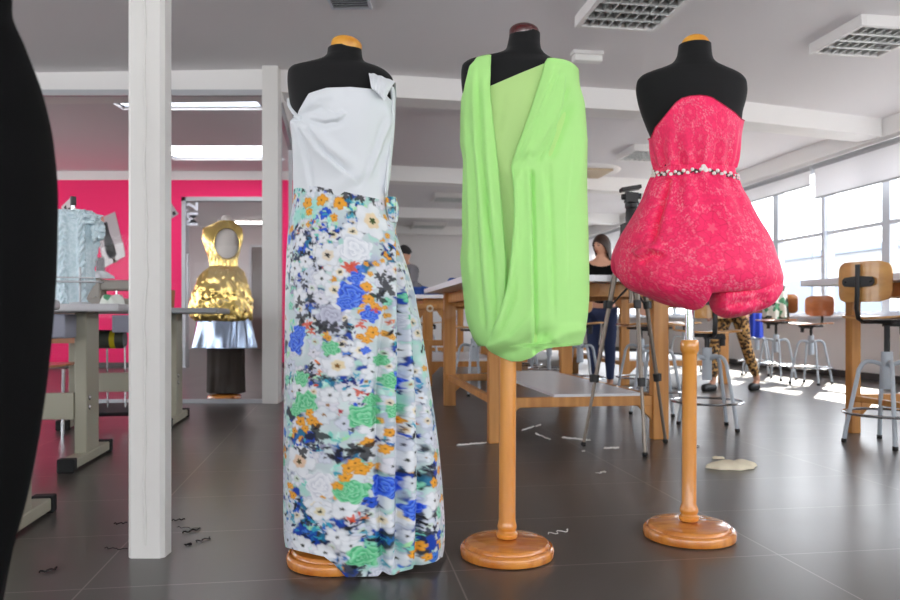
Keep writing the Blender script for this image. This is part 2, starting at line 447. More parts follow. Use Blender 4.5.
# white corner post of the glazed room, its glass front and glazed side
PW = P(262, 404, 6.56)
post = struct(MB().bb((PW.x, 6.56, 0), (PW.x + .14, 6.7, ZC - .0)).obj('trim_6', 'column', bevel=.004))
gf = MB()
gf.bb((-8.9, 6.6, 0), (PW.x, 6.64, .035)); gf.bb((-8.9, 6.6, 2.71), (PW.x, 6.64, 2.76))
for x in (-4.6, -8.9): gf.bb((x, 6.6, .03), (x + .04, 6.64, 2.72))
w = struct(gf.obj('window_10', 'alu'))
struct(MB().bb((-8.86, 6.615, .035), (PW.x, 6.623, 2.71)).obj('pane', 'pane', w))
def side(t): return Vector((PW.x + .12 - .1467*t, 6.7 + t, 0))
s0, s1 = side(0), side(4.6)
ang = math.atan2(-.1467, 1)
sg = MB(); ln = (s1-s0).length; rot = Matrix.Rotation(math.atan2(s1.y-s0.y, s1.x-s0.x), 3, 'Z')
def sbx(a, b, z0, z1, th=.04):
    sg.box(s0.lerp(s1, (a+b)/2/ln) + Vector((0,0,(z0+z1)/2)), (b-a, th, z1-z0), rot)
sbx(0, ln, 0, .05); sbx(0, ln, 2.58, 2.68)
for a in (0, 1.5, 3.0, ln-.05): sbx(a, a+.05, .05, 2.58)
w = struct(sg.obj('window_11', 'alu'))
struct(MB().box(s0.lerp(s1, .5) + Vector((0,0,1.3)), (ln-.1, .008, 2.5), rot).obj('pane', 'pane', w))
struct(MB().box(s0.lerp(s1, .5) + Vector((0,0,2.82)), (ln, .06, .28), rot).obj('trim_7', 'white_wall'))

# magenta wall with the glazed door marked M2
YW = 11.3
DX0, DX1, DZ = P(182, 0, YW).x, P(276, 0, YW).x, P(0, 197, YW).z
zt = P(0, 180, YW).z
pw = MB(); pw.bb((-9, YW, 0), (DX0, YW+.12, zt)); pw.bb((DX0, YW, DZ), (DX1, YW+.12, zt)); pw.bb((DX1, YW, 0), (-1.9, YW+.12, zt))
struct(pw.obj('wall_front', 'pink_wall'))
struct(MB().bb((-9, YW-.01, zt), (-1.9, YW+.12, ZC)).obj('trim_8', 'beam'))
bs = MB(); bs.bb((-9, YW-.015, 0), (DX0-.02, YW, .08)); bs.bb((DX1+.02, YW-.015, 0), (-2.25, YW, .08))
struct(bs.obj('baseboard_front', 'plinth'))
df = MB(); fw = .06
df.bb((DX0, YW-.02, 0), (DX0+fw, YW+.13, DZ)); df.bb((DX1-fw, YW-.02, 0), (DX1, YW+.13, DZ)); df.bb((DX0, YW-.02, DZ-fw), (DX1, YW+.13, DZ))
door = struct(df.obj('door_1', 'alu'))
struct(MB().bb((DX0+fw, YW+.04, .01), (DX1-fw, YW+.052, DZ-fw)).obj('pane', 'pane', door))
h0, h1 = P(189, 254, YW), P(189, 314, YW)
hb = MB(); hb.tube([(h0.x, YW-.05, h0.z), (h1.x, YW-.05, h1.z)], .018)
for hz in (h0.z-.08, h1.z+.08): hb.tube([(h0.x, YW-.05, hz), (h0.x, YW+.04, hz)], .01)
struct(hb.obj('door_handle', 'alu', door, smooth=True))
tx = bpy.data.curves.new('lettering', 'FONT'); tx.body = 'M2'; tx.size = .29; tx.extrude = .002; tx.offset = .005
to = bpy.data.objects.new('lettering', tx); COL.objects.link(to); to.parent = door; tx.materials.append(M['letter'])
tp = P(197.5, 226.5, YW+.03); to.location = (tp.x, YW+.03, tp.z)
to.matrix_basis = Matrix.Translation((tp.x, YW+.03, tp.z)) @ Matrix.Rotation(PI/2, 4, 'X') @ Matrix.Rotation(PI/2, 4, 'Z')
struct(to)
# room seen through that door
struct(MB().bb((-12, 18.2, 0), (-2.4, 18.3, ZC)).obj('wall_inner', 'grey_wall'))
dd = MB(); a_, b_ = P(251, 0, 18.1).x, P(276, 0, 18.1).x; zz = P(0, 247, 18.1).z
dd.bb((a_, 18.14, 0), (b_, 18.19, zz))
d2 = struct(dd.obj('door_2', mat('dark doorway', (84, 68, 64), .6)))
fr = MB(); fr.bb((a_-.06, 18.12, 0), (a_, 18.2, zz+.06)); fr.bb((a_, 18.12, zz), (b_, 18.2, zz+.06)); fr.bb((b_, 18.12, 0), (b_+.06, 18.2, zz+.06))
struct(fr.obj('door_frame', 'alu', d2))

# outer walls
wl = MB(); wl.bb((-7.6, -4.6, 0), (-7.5, 20.6, .75)); wl.bb((-7.6, -4.6, 2.6), (-7.5, 20.6, ZC)); wl.bb((-7.6, 18.5, .75), (-7.5, 20.6, 2.6))
for a in (-4.6, -.9, 2.9, 6.7, 10.8, 14.6): wl.bb((-7.6, a, .75), (-7.5, a + .5, 2.6))  # window openings added in this unseen wall to brighten ceiling and inner room
room(wl, 'wall_left', 'white_wall')
room(MB().bb((-.75, 20, 0), (U1, 20.1, ZC)), 'wall_back', 'white_wall')
room(MB().bb((-.85, 11.6, 0), (-.75, 20, ZC)), 'wall_middle', 'white_wall')
wr = MB(); wr.bb((-7.5, -4.6, 0), (U1, -4.5, .75)); wr.bb((-7.5, -4.6, 2.55), (U1, -4.5, ZC))
for a in (-7.5, -5.2, .2, 5.6): wr.bb((a, -4.6, .75), (a + .7, -4.5, 2.55))
room(wr, 'wall_rear', 'white_wall')

# window side: parapet, windows, lowered soffit
room(MB().bb((U1, -4.6, 0), (U1 + .12, 20.1, .74)), 'wall_right', 'white_wall')
room(MB().bb((U1 - .14, -4.5, .74), (U1 + .14, 20, .78)), 'trim_9', 'white_frame', bevel=.006)
room(MB().bb((U1 - .015, -4.5, 0), (U1, 20, .09)), 'baseboard_right', 'plinth')
room(MB().bb((5.95, -4.5, 2.76), (U1 + .12, 20, ZC + .02)), 'trim_10', 'beam')
for n in range(7):
    v0 = -4.43 + 3.36*n + .03
    f = MB()
    for k in range(4):
        f.bb((U1, v0 + 1.12*k - (.065 if k else 0), .78), (U1 + .1, v0 + 1.12*k + (.065 if k < 3 else -.051), 2.76))
    f.bb((U1, v0, .78), (U1 + .07, v0 + 3.3, .83)); f.bb((U1, v0, 2.7), (U1 + .07, v0 + 3.3, 2.76)); f.bb((U1, v0, 1.84), (U1 + .07, v0 + 3.3, 1.885))
    w = room(f, 'window_%d' % (n + 1), 'white_frame')
    p_ = struct(MB().bb((U1 + .03, v0 + .05, .83), (U1 + .038, v0 + 3.26, 2.7)).obj('pane', 'pane', w))
# pale neighbouring block outside
ob = MB(); ob.bb((19, -6, -.2), (24, 34, 3.4))
ne = room(ob, 'building_outside', 'outside_white')
o2 = MB()
for v in range(-4, 32, 4):
    o2.bb((18.93, v, .7), (19, v + 2.6, 2.3))
struct(o2.obj('outside_panel', 'outside_grey', ne))
struct(MB().bb((18.8, -6, 3.2), (19, 34, 3.45)).obj('outside_eave', 'outside_grey', ne))

# ================================================================ CEILING FITTINGS
def lamp(c, label, rows=4, cols=8, s=.62, rz=TH, dz=.085):
    t = thing('ceiling_lamp', label, 'ceiling light', (c[0], c[1], ZC), rz, 'louvred ceiling lights')
    h = s/2; e = .035; f = MB()
    for q in ((-h,-h,-h+e,h),(h-e,-h,h,h),(-h+e,-h,h-e,-h+e),(-h+e,h-e,h-e,h)): f.bb((q[0],q[1],-dz), (q[2],q[3],-.0))
    f.obj('housing', 'lamp_body', t, bevel=.004)
    MB().bb((-h+e,-h+e,-.012), (h-e,h-e,-.004)).obj('reflector', 'lamp_inside', t)
    g = MB(); w = 2*(h-e)
    for i in range(1, rows): y = -h+e+w*i/rows; g.prism([(-h+e,-dz+.002),(h-e,-dz+.002),(h-e,-.02),(-h+e,-.02)], .016, Matrix.Translation((0,y,0)))
    for i in range(1, cols): x = -h+e+w*i/cols; g.bb((x-.003,-h+e,-dz+.006), (x+.003,h-e,-.025))
    g.obj('louvre', 'louvre', t)
    for i in range(rows):
        y = -h+e+w*(i+.5)/rows; MB().tube([(-h+e+.01,y,-.04),(h-e-.01,y,-.04)], .012, 8).obj('lamp_tube', 'white_frame', t, smooth=True)
    return t
def on_ceil(px, py, z=ZC): d = (z-EYE)*K/(HZ-py); return P(px, py, d)
q = on_ceil(616, 30, 2.875); lamp((q.x + .04, q.y - .30), 'square louvred light over the gap between lime and pink dresses')
q = on_ceil(841, 59, 2.875); lamp((q.x + .04, q.y - .36), 'square louvred light nearest the roller blinds')
q = on_ceil(640, 162, 2.875); lamp((q.x + .02, q.y - .33), 'small distant louvred light beside the pink bodice, past the first beam', s=.64)
q = on_ceil(450, 203, 2.875); lamp((q.x, q.y - .3), 'distant louvred light between floral skirt and lime dress', s=.64)
q = on_ceil(430, 229, 2.875); lamp((q.x - .03, q.y - .3), 'most distant louvred light, low beside the floral skirt knot', s=.78)
# lit strip in the room behind the M2 door
q = on_ceil(250, 220); t = thing('strip_light', 'lit fluorescent strip seen through the M2 glass door', 'ceiling light', (q.x, q.y, ZC))
MB().bb((-.7,-.14,-.05), (.5,.14,0)).obj('housing', 'lamp_body', t); MB().bb((-.68,-.13,-.07), (.48,.13,-.05)).obj('diffuser', 'tube_lit', t)
# emergency light
q = on_ceil(587, 52); t = thing('emergency_light', 'small white emergency light box on the ceiling beside lime dress', 'emergency light', (q.x, q.y, ZC), TH)
MB().bb((-.13,-.05,-.03), (.13,.05,0)).obj('back_plate', 'lamp_body', t, bevel=.005); MB().bb((-.12,-.045,-.085), (.12,.045,-.03)).obj('diffuser', mat('frosted cover', (236,236,232), .3), t, bevel=.012)
# ceiling cassette air conditioner
q = on_ceil(592, 170); t = thing('air_conditioner', 'beige ceiling cassette air conditioner beyond the lime dress', 'air conditioner', (q.x - .1, q.y, ZC - .003), TH)
MB().lathe([(.0,-.03),(.46,-.03),(.5,-.02),(.52,0)], n=40).obj('surround', 'lamp_body', t, smooth=True)
MB().bb((-.32,-.32,-.06), (.32,.32,-.03)).obj('grille', 'beige_grille', t, bevel=.01)
# air vent at the top of the picture
q = on_ceil(351, 6); t = thing('air_vent', 'slatted air vent in the ceiling above the white top', 'air vent', (q.x, q.y - .12, ZC), math.radians(-2))
f = MB(); W_, D_ = .145, .14
for c in ((-W_,-D_,-W_+.02,D_),(W_-.02,-D_,W_,D_),(-W_,-D_,W_,-D_+.02),(-W_,D_-.02,W_,D_)): f.bb((c[0],c[1],-.02), (c[2],c[3],0))
f.obj('frame', 'white_frame', t, bevel=.003)
f = MB()
for i in range(6): f.box((0, -D_+.045+i*.038, -.014), (W_*2-.04, .034, .004), Matrix.Rotation(math.radians(35), 3, 'X'))
f.obj('slats', 'alu', t)
MB().bb((-W_+.02,-D_+.02,-.004), (W_-.02,D_-.02,-.001)).obj('duct', 'black', t)
# tiny ceiling sensor by the second row of lights
q = on_ceil(446, 209); t = thing('smoke_detector', 'tiny white detector on the ceiling beside the lime dress', 'smoke detector', (q.x, q.y, ZC))
MB().lathe([(.0,-.05),(.05,-.05),(.07,-.03),(.075,0)], n=24).obj('cover', 'lamp_body', t, smooth=True)

# ================================================================ ROLLER BLINDS
def blind(v0, v1, z, label):
    t = thing('roller_blind', label, 'roller blind', R(6.08, (v0+v1)/2, 2.76), TH, 'roller blinds along the windows')
    h = (v1-v0)/2
    MB().tube([(0,-h,-.05),(0,h,-.05)], .035, 14).obj('roller', 'alu', t, smooth=True)
    A = np.array([[(.012*math.sin(s*9)*0 , -h+.02+(2*h-.04)*s, -.05-(2.71-z)*r) for s in np.linspace(0,1,12)] for r in (0,.5,1)])
    MB().grid(A).obj('fabric', 'blind', t, solid=.002)
    MB().bb((-.012,-h+.02,z-2.76-.012), (.012,h-.02,z-2.76+.012)).obj('bottom_bar', 'alu', t, bevel=.003)
    MB().tube([(-.03,h-.015,-.06),(-.03,h-.015,-1.55)], .004, 6).obj('cord', 'white_frame', t)
blind(2.25, 5.6, 2.3, 'white roller blind hanging out of view past the nearest stool')
blind(5.63, 8.94, 2.295, 'lower hanging white roller blind above the curved wooden stool backrest')
blind(8.99, 12.3, 2.485, 'shorter rolled-up white blind next to the pink dress skirt')
blind(12.35, 15.66, 2.3, 'white roller blind hidden behind the pink bodice')
blind(15.71, 19.02, 2.1, 'far white roller blind above the dark-haired woman')
# ================================================================ DRESS FORMS
def edge(prof, pts, back, phi, y0):
    """plane rows of a garment edge: pts = what shows in front (x, y), back = row at the centre back"""
    xs = [p[0] for p in pts]; yv = [p[1] for p in pts]
    Y = np.full_like(phi, y0)
    for _ in range(40):
        xc, a, b = prof.at(Y); d = prof.d - b*np.cos(phi)
        X = (xc-450)/K*prof.d + a/K*prof.d*np.sin(phi)
        x = 450 + X/d*K
        yt = np.interp(x, xs, yv)
        k = np.clip(-np.cos(phi)*1.6, 0, 1); k = k*k*(3-2*k)
        yt = yt*(1-k) + back*k
        Y = .7*Y + .3*(HZ + (yt-HZ)*d/prof.d)
    return Y

def garment(prof, top, bot, tback, bback, n, m, off=0.0, cre=(), tuck=None, tuckphi=None, dmin=None, phis=(-PI, PI), offn=None, back_fold=0.0, floor_clip=False):
    wrap = phis[1]-phis[0] > 6.28
    phi = np.linspace(phis[0], phis[1], n, endpoint=not wrap)
    yt = edge(prof, top, tback, phi, top[0][1]); yb = edge(prof, bot, bback, phi, bot[0][1])
    v = np.linspace(0, 1, m)[:, None]
    Y = yt[None] + (yb-yt)[None]*v; PHI = np.broadcast_to(phi[None], Y.shape)
    sc = np.ones_like(Y)
    if tuck:
        r = np.clip((v-(1-tuck[0]))/tuck[0], 0, 1); sc = sc*(1-tuck[1]*(tuckphi(PHI) if tuckphi else 1)*(1-np.sqrt(1-r*r*.98)))
    A, N = prof.shell(Y, PHI, off, sc)
    px, py = proj(A)
    D = np.zeros_like(px)
    if len(cre):
        front = np.clip((np.cos(PHI)+.35)/.4, 0, 1)
        D += creases(px, py, cre)*front
    if offn is not None: D += offn(PHI, Y, px, py)
    if back_fold: D += back_fold*np.sin(PHI*11)*np.clip(-np.cos(PHI), 0, 1)*v
    if dmin is not None: D = np.where(D < 0, dmin*np.tanh(D/dmin), D)
    A = A + N*D[..., None]
    if tuck:       # turn the cloth under and back up inside
        rows = [A]
        for k, (s_, u_) in enumerate(((.9, .004), (.78, .012), (.62, .03))):
            B, _ = prof.shell(Y[-1:]-u_*K/prof.d, PHI[-1:], off, sc[-1:]*s_); rows.append(B)
        A = np.concatenate(rows, 0)
    if floor_clip: A[..., 2] = np.maximum(A[..., 2], .004)
    return A, wrap

def set_print(ob, cols):
    at = ob.data.color_attributes.new('Print', 'FLOAT_COLOR', 'POINT')
    c = np.ones((len(ob.data.vertices), 4), np.float32); c[:, :3] = cols.reshape(-1, 3)
    at.data.foreach_set('color', c.ravel())

def dress_form(label, px, py_front, d, rows, cap, cap_mat, rbase, pole, loc_only=False):
    loc = Vector(((px-450)/K*d, d, 0))
    t = thing('dress_form', label, 'dress form', loc, 0, 'dress forms in front')
    pr = Prof(d, rows)
    phi = np.linspace(-PI, PI, 72, endpoint=False)
    y = np.concatenate([np.linspace(rows[0][0], rows[0][0]+45, 70), np.linspace(rows[0][0]+46, rows[-1][0], 60)])[:, None]
    A, _ = pr.shell(np.broadcast_to(y, (130, 72)), np.broadcast_to(phi[None], (130, 72)))
    A = A - np.array(loc)
    b = MB(); b.grid(A, True); n = 72
    b.f.append(tuple(range(n))); b.f.append(tuple((129)*n + j for j in reversed(range(n))))
    b.obj('body', 'jersey', t, smooth=True, sharp=70)
    # neck cap
    (cx, cy, cr, chh, tilt) = cap
    q = P(cx, cy, d) - loc
    c = MB(); pf = [(cr*.97, -.012), (cr, -.004), (cr, .004)] + [(cr*math.cos(a), .004 + chh*math.sin(a)) for a in np.linspace(.1, 1.5, 10)]
    c.lathe(pf, n=36)
    o = c.obj('neck_cap', cap_mat, t, smooth=True, sharp=60); o.location = q; o.rotation_euler = (0, math.radians(tilt), 0)
    # turned foot
    r = rbase
    f = MB(); f.lathe([(r*.95, 0), (r*.99, .003), (r, .008), (r, .024), (r*.985, .030), (r*.955, .034), (r*.925, .035), (r*.915, .033), (r*.90, .034), (r*.89, .040), (r*.865, .045), (r*.82, .047), (r*.5, .050), (.036, .052)], n=64)
    f.obj('base', 'varnish_base', t, smooth=True, sharp=28)
    # pole
    p = MB()
    prof = [(.031, .056), (.034, .062), (.034, .070), (.028, .075), (.027, .080), (.0305, .086), (.031, .094), (.029, .100), (pole['r'], .112)]
    zt = pole['top']
    if pole.get('knob'):
        prof += [(pole['r'], zt-.05), (pole['r']+.002, zt-.045), (pole['r']+.007, zt-.035), (pole['r']+.007, zt-.01), (pole['r']+.003, zt), (.015, zt+.001)]
    else: prof += [(pole['r'], zt)]
    tp = pole.get('tilt', 0.0)
    f2 = [(r_, z_) for r_, z_ in prof]
    pl = MB().lathe(f2, n=32)
    if tp: pl.v = [(x + tp*max(z-.1, 0), y_, z) for x, y_, z in pl.v]
    pl.obj('pole', 'varnish', t, smooth=True, sharp=50)
    if pole.get('metal'):
        x_ = tp*(zt-.1); MB().tube([(x_, 0, zt-.05), (x_ + tp*(pole['metal']-zt), 0, pole['metal'])], .0155, 20).obj('metal_pole', 'steel', t, smooth=True)
    return t, pr

# --- white top and floral skirt
D1 = 2.315
f1, b1 = dress_form('black dress form with yellow neck cap under the white top and floral skirt', 336.5, 578, D1,
    [(49,328,361.5,.046),(55,327,362,.048),(59,323,363,.05),(62,315,365,.05),(64.5,303,370,.05),(67,291.5,378,.052),(72,288,387,.058),(80,287.5,393,.066),
     (92,288.5,394,.078),(105,290.5,393,.088),(120,294,390,.096),(150,298,385,.09),(185,299,383,.08),(220,297,386,.088),(260,293,392,.1),(290,294,391,.09)],
    (346.5, 46.5, .0475, .026, 8), 'cap_yellow', .152, {'r': .0275, 'top': .8})
# --- lime dress
D2 = 2.375
f2, b2 = dress_form('black dress form with dark red neck cap wearing the lime green dress', 507, 571, D2,
    [(34,509.5,540,.046),(42,508,540,.047),(49,506,541,.05),(53,501,543.5,.05),(56,491,547,.05),(58.5,476,552,.05),(61,467,559,.052),(66,462,570,.058),(75,461,575,.066),
     (90,462,576,.08),(105,466,574,.09),(125,470,571,.1),(160,474,568,.092),(190,476,566,.082),(230,473,569,.092),(270,470,572,.1),(300,472,570,.09)],
    (524, 33, .0475, .024, 3), 'cap_red', .149, {'r': .0268, 'top': .82, 'tilt': .006})
# --- pink dress
D3 = 2.575
f3, b3 = dress_form('black dress form with yellow neck cap in the strapless pink lace dress', 689, 550, D3,
    [(45,679,710.5,.05),(55,677.5,711.5,.051),(60,675,713,.052),(64,671,717,.052),(68,662,726,.052),(72,650,736,.054),(76,641.5,742.5,.057),(82,637,746.3,.063),
     (90,636,747,.072),(100,637.5,745.5,.082),(112,641,742,.09),(125,646,740,.098),(140,652,737,.1),(170,657,732,.084),(200,654,735,.095),(250,650,740,.11),(290,652,738,.1)],
    (695.3, 45, .046, .03, 2), 'cap_yellow', .1545, {'r': .0243, 'top': .675, 'tilt': .004, 'knob': True, 'metal': .95})

# ================================================================ PRINT PAINTER
class Paint:
    def __init__(s, w, h, x0, y0, k, base):
        s.w, s.h, s.x0, s.y0, s.k = w, h, x0, y0, k
        s.a = np.empty((h, w, 3), np.float32); s.a[:] = base
    def win(s, x, y, r):
        cx, cy, R_ = (x-s.x0)*s.k, (y-s.y0)*s.k, r*s.k*1.5+2
        i0, i1, j0, j1 = max(0, int(cy-R_)), min(s.h, int(cy+R_)+1), max(0, int(cx-R_)), min(s.w, int(cx+R_)+1)
        if i1 <= i0 or j1 <= j0: return None
        yy, xx = np.mgrid[i0:i1, j0:j1]
        return (slice(i0, i1), slice(j0, j1)), (xx-cx)/s.k, (yy-cy)/s.k
    def lay(s, sl, m, c):
        m = m[..., None]; s.a[sl] = s.a[sl]*(1-m) + np.asarray(c, np.float32)*m
    def soft(s, x, y, r, c, op=.7):
        q = s.win(x, y, r*1.6)
        if q is None: return
        sl, dx, dy = q; t = np.arctan2(dy, dx); p = RNG.uniform(0, 6.3, 3)
        rr = np.hypot(dx, dy)/(r*(1+.25*np.sin(2*t+p[0])+.18*np.sin(3*t+p[1])+.12*np.sin(7*t+p[2])))
        s.lay(sl, np.clip((1.25-rr)*1.6, 0, 1)*op, c)
    def blot(s, x, y, r, c, jag=.35, op=.9):
        q = s.win(x, y, r*1.5)
        if q is None: return
        sl, dx, dy = q; t = np.arctan2(dy, dx); p = RNG.uniform(0, 6.3, 4)
        e = r*(.85+jag*np.sin(3*t+p[0])+jag*.7*np.sin(5*t+p[1])+jag*.5*np.sin(9*t+p[2]))
        s.lay(sl, np.clip((e-np.hypot(dx, dy))*s.k*.8+.5, 0, 1)*op, c)
    def leaf(s, x, y, r, c, ang):
        q = s.win(x, y, r*1.3)
        if q is None: return
        sl, dx, dy = q; u = dx*math.cos(ang)+dy*math.sin(ang); w = -dx*math.sin(ang)+dy*math.cos(ang)
        e = .36*r*np.clip(1-(u/r)**2, 0, 1); s.lay(sl, np.clip((e-np.abs(w))*s.k+.3, 0, 1)*(np.abs(u) < r), c)
    def flower(s, x, y, r, c, heart=(40,60,40), ring=None, n=5, shade=(196,204,212)):
        q = s.win(x, y, r)
        if q is None: return
        sl, dx, dy = q; t = np.arctan2(dy, dx)+RNG.uniform(0, 6.3); d = np.hypot(dx, dy)
        e = r*(.70+.34*np.abs(np.cos(n*t/2))**.7+.05*np.sin(9*t)); m = np.clip((e-d)*s.k+.5, 0, 1)
        g = np.clip(.5+.5*np.cos(n*t), 0, 1)*(.35+.5*(d/r))
        col = np.array(lin(c))[None,None]*(1-.6*(1-g[...,None])*.55) + np.array(lin(shade))[None,None]*(.6*(1-g[...,None])*.55)
        rim = np.clip(1.1-np.abs(d-e+.5)*1.3, 0, 1)[...,None]*.45; col = col*(1-rim)+np.array(lin(shade))[None,None]*.6*rim
        sl3 = s.a[sl]; s.a[sl] = sl3*(1-m[...,None]) + col*m[...,None]
        if ring: s.lay(sl, np.clip((.42*r*(1+.1*np.sin(6*t))-d)*s.k*.25+.5, 0, 1)*.55, lin(ring))
        s.lay(sl, np.clip((.16*r*(1+.3*np.sin(5*t))-d)*s.k*.7+.5, 0, 1), lin(heart))
    def rose(s, x, y, r, c, dark, lightc):
        q = s.win(x, y, r)
        if q is None: return
        sl, dx, dy = q; t = np.arctan2(dy, dx); p = RNG.uniform(0, 6.3, 3); d = np.hypot(dx, dy)
        e = r*(.86+.09*np.sin(4*t+p[0])+.1*np.sin(7*t+p[1])); m = np.clip((e-d)*s.k*.8+.5, 0, 1)
        ring = np.floor(d/(r*.34)); w = (d/(r*.34) + .33*np.sin((2+ring)*t+ring*1.9+p[2]) + .1*np.sin(5*t+p[0])) % 1.0
        col = np.array(lin(c))[None,None]*np.ones(d.shape+(1,))
        k = np.clip(w*1.5-.45, 0, 1)[...,None]*.62; col = col*(1-k)+np.array(lin(lightc))*k
        k = np.clip(.34-w, 0, 1)[...,None]*1.9; col = col*(1-k)+np.array(lin(dark))*k
        s.a[sl] = s.a[sl]*(1-m[...,None]) + col*m[...,None]
    def wash(s):
        '''a watercolour bleed: the colours run a little along a wandering field'''
        yy, xx = np.mgrid[0:s.h, 0:s.w].astype(np.float32); dx = np.zeros_like(xx); dy = np.zeros_like(xx)
        for f, am in ((.055, 1.2), (.13, .9), (.31, .8)):
            for _ in range(2):
                p = RNG.uniform(0, 6.3, 4); q = RNG.uniform(.6, 1.4, 4)*f
                dx += am*np.sin(q[0]*xx+q[1]*yy+p[0])*np.cos(q[1]*xx*.7-q[0]*yy+p[1]); dy += am*np.sin(q[2]*xx-q[3]*yy+p[2])*np.cos(q[3]*xx+q[2]*yy*.8+p[3])
        i = np.clip(yy+dy, 0, s.h-1).astype(int); j = np.clip(xx+dx, 0, s.w-1).astype(int); a = s.a[i, j]
        for ax in (0, 1): a = (np.roll(a, 1, ax)+2*a+np.roll(a, -1, ax))/4
        s.a = a
    def sample(s, X, Y):
        x = np.clip((X-s.x0)*s.k, 0, s.w-1.001); y = np.clip((Y-s.y0)*s.k, 0, s.h-1.001)
        i, j = y.astype(int), x.astype(int); fy, fx = (y-i)[...,None], (x-j)[...,None]
        a = s.a; i1, j1 = np.minimum(i+1, s.h-1), np.minimum(j+1, s.w-1)
        return (a[i,j]*(1-fx)+a[i,j1]*fx)*(1-fy)+(a[i1,j]*(1-fx)+a[i1,j1]*fx)*fy

# ================================================================ FLORAL SKIRT
PS = Prof(D1, [(180,296,386,.088),(190,295,386.5,.09),(205,294,388,.094),(230,290,395,.104),(260,288,403,.116),(300,287,412,.128),(350,286.5,420,.138),(400,286,428,.146),
               (450,285.5,436,.152),(500,285.5,441,.156),(530,286,442.5,.157),(545,288,442,.156),(560,292,439,.152),(590,296,434,.15)])
SS = 50.0
def sy(x, y):          # photo position -> unrolled print position
    yp = y
    for _ in range(3):
        ph = PS.phi(np.array(float(x)), np.array(float(yp))); b_ = PS.at(np.array(float(yp)))[2]; yp = HZ+(y-HZ)*(D1-b_*np.cos(ph))/D1
    return float(ph)*SS, float(yp)
pt = Paint(int(2*PI*SS*3)+2, int(430*3), -PI*SS, 172, 3.0, lin((196, 210, 212)))
rr = random.Random(5)
def anyw(): return rr.uniform(-157, 157), rr.uniform(176, 596)
gy0, gx0 = np.mgrid[0:pt.h, 0:pt.w]
def fld(c):
    a = RNG.random((int(pt.h/c)+3, int(pt.w/c)+3)); y, x = gy0/c, gx0/c; i, j = y.astype(int), x.astype(int); fy, fx = y-i, x-j; fy, fx = fy*fy*(3-2*fy), fx*fx*(3-2*fx)
    return (a[i,j]*(1-fx)+a[i,j+1]*fx)*(1-fy)+(a[i+1,j]*(1-fx)+a[i+1,j+1]*fx)*fy
def spots(lst):
    z = np.zeros((pt.h, pt.w))
    for x, y, r in lst:
        q = sy(x, y); z += np.exp(-(((gx0/pt.k+pt.x0-q[0])/r)**2+((gy0/pt.k+pt.y0-q[1])/r)**2))
    return z
def tint(mask, rgb): pt.a = pt.a*(1-mask[..., None].astype(np.float32)) + np.array(lin(rgb), np.float32)*mask[..., None].astype(np.float32)
n1, n2, n3 = .6*fld(48)+.4*fld(17), .6*fld(52)+.4*fld(20), fld(40)
tint(np.clip((n2-.5)*6, 0, 1)*.75, (160, 216, 202)); tint(np.clip((n3-.62)*6, 0, 1)*.7, (176, 182, 208)); tint(np.clip((.34-n3)*6, 0, 1)*.6, (228, 232, 236))
dk = np.clip((n1+.34*spots([(300,215,13),(304,250,16),(318,262,14),(297,275,13),(320,240,10),(345,195,10),(372,198,10),(312,300,13),(305,520,16),(325,530,16),(348,528,14),(356,386,13),(374,545,12),(300,446,12),(386,252,8),(426,475,14),(420,535,13),(408,440,12),(404,300,10),(410,360,10)])-.64)*9+.3*(fld(7)-.5), 0, 1)
tint(dk*.95, (24, 28, 40)); hue = fld(24); tint(dk*np.clip((hue-.5)*7, 0, 1)*.9, (26, 66, 170)); tint(dk*np.clip((.36-hue)*7, 0, 1)*.85, (34, 120, 160))
INKS = [(22,22,30),(24,26,34),(28,40,96),(34,92,150),(30,70,190),(58,150,176),(92,96,112),(70,70,84)]
def cluster(x, y, R_, n, cols, sz=(2, 4.5)):
    for _ in range(n):
        a, d_ = rr.uniform(0, 6.3), R_*math.sqrt(rr.random())
        if rr.random() < .55: pt.leaf(x+d_*math.cos(a), y+d_*math.sin(a), rr.uniform(*sz)*1.5, lin(rr.choice(cols)), rr.uniform(0, 3.14))
        else: pt.blot(x+d_*math.cos(a), y+d_*math.sin(a), rr.uniform(*sz)*.8, lin(rr.choice(cols)))
BLUE = [(24,36,110),(30,80,200),(40,110,180),(60,160,190),(22,24,40)]; GREY = [(70,72,88),(120,122,142),(150,150,176),(34,34,44),(178,178,200)]
AQUA = [(120,206,190),(150,222,206),(60,160,180),(170,226,170),(200,236,226)]; DARK = [(20,20,26),(30,30,40),(26,40,80),(70,74,90)]; RED = [(206,70,40),(170,40,50),(226,120,50)]
def poisson(dmin, tries):
    out, cell = [], {}
    for _ in range(tries):
        x, y = anyw(); k = (int(x//dmin), int(y//dmin))
        if all(math.hypot(x-q[0], y-q[1]) > dmin for i in (-1, 0, 1) for j in (-1, 0, 1) for q in cell.get((k[0]+i, k[1]+j), ())):
            cell.setdefault(k, []).append((x, y)); out.append((x, y))
    return out
WHITES = [(232,235,239),(224,230,233),(214,219,230),(228,226,232)]
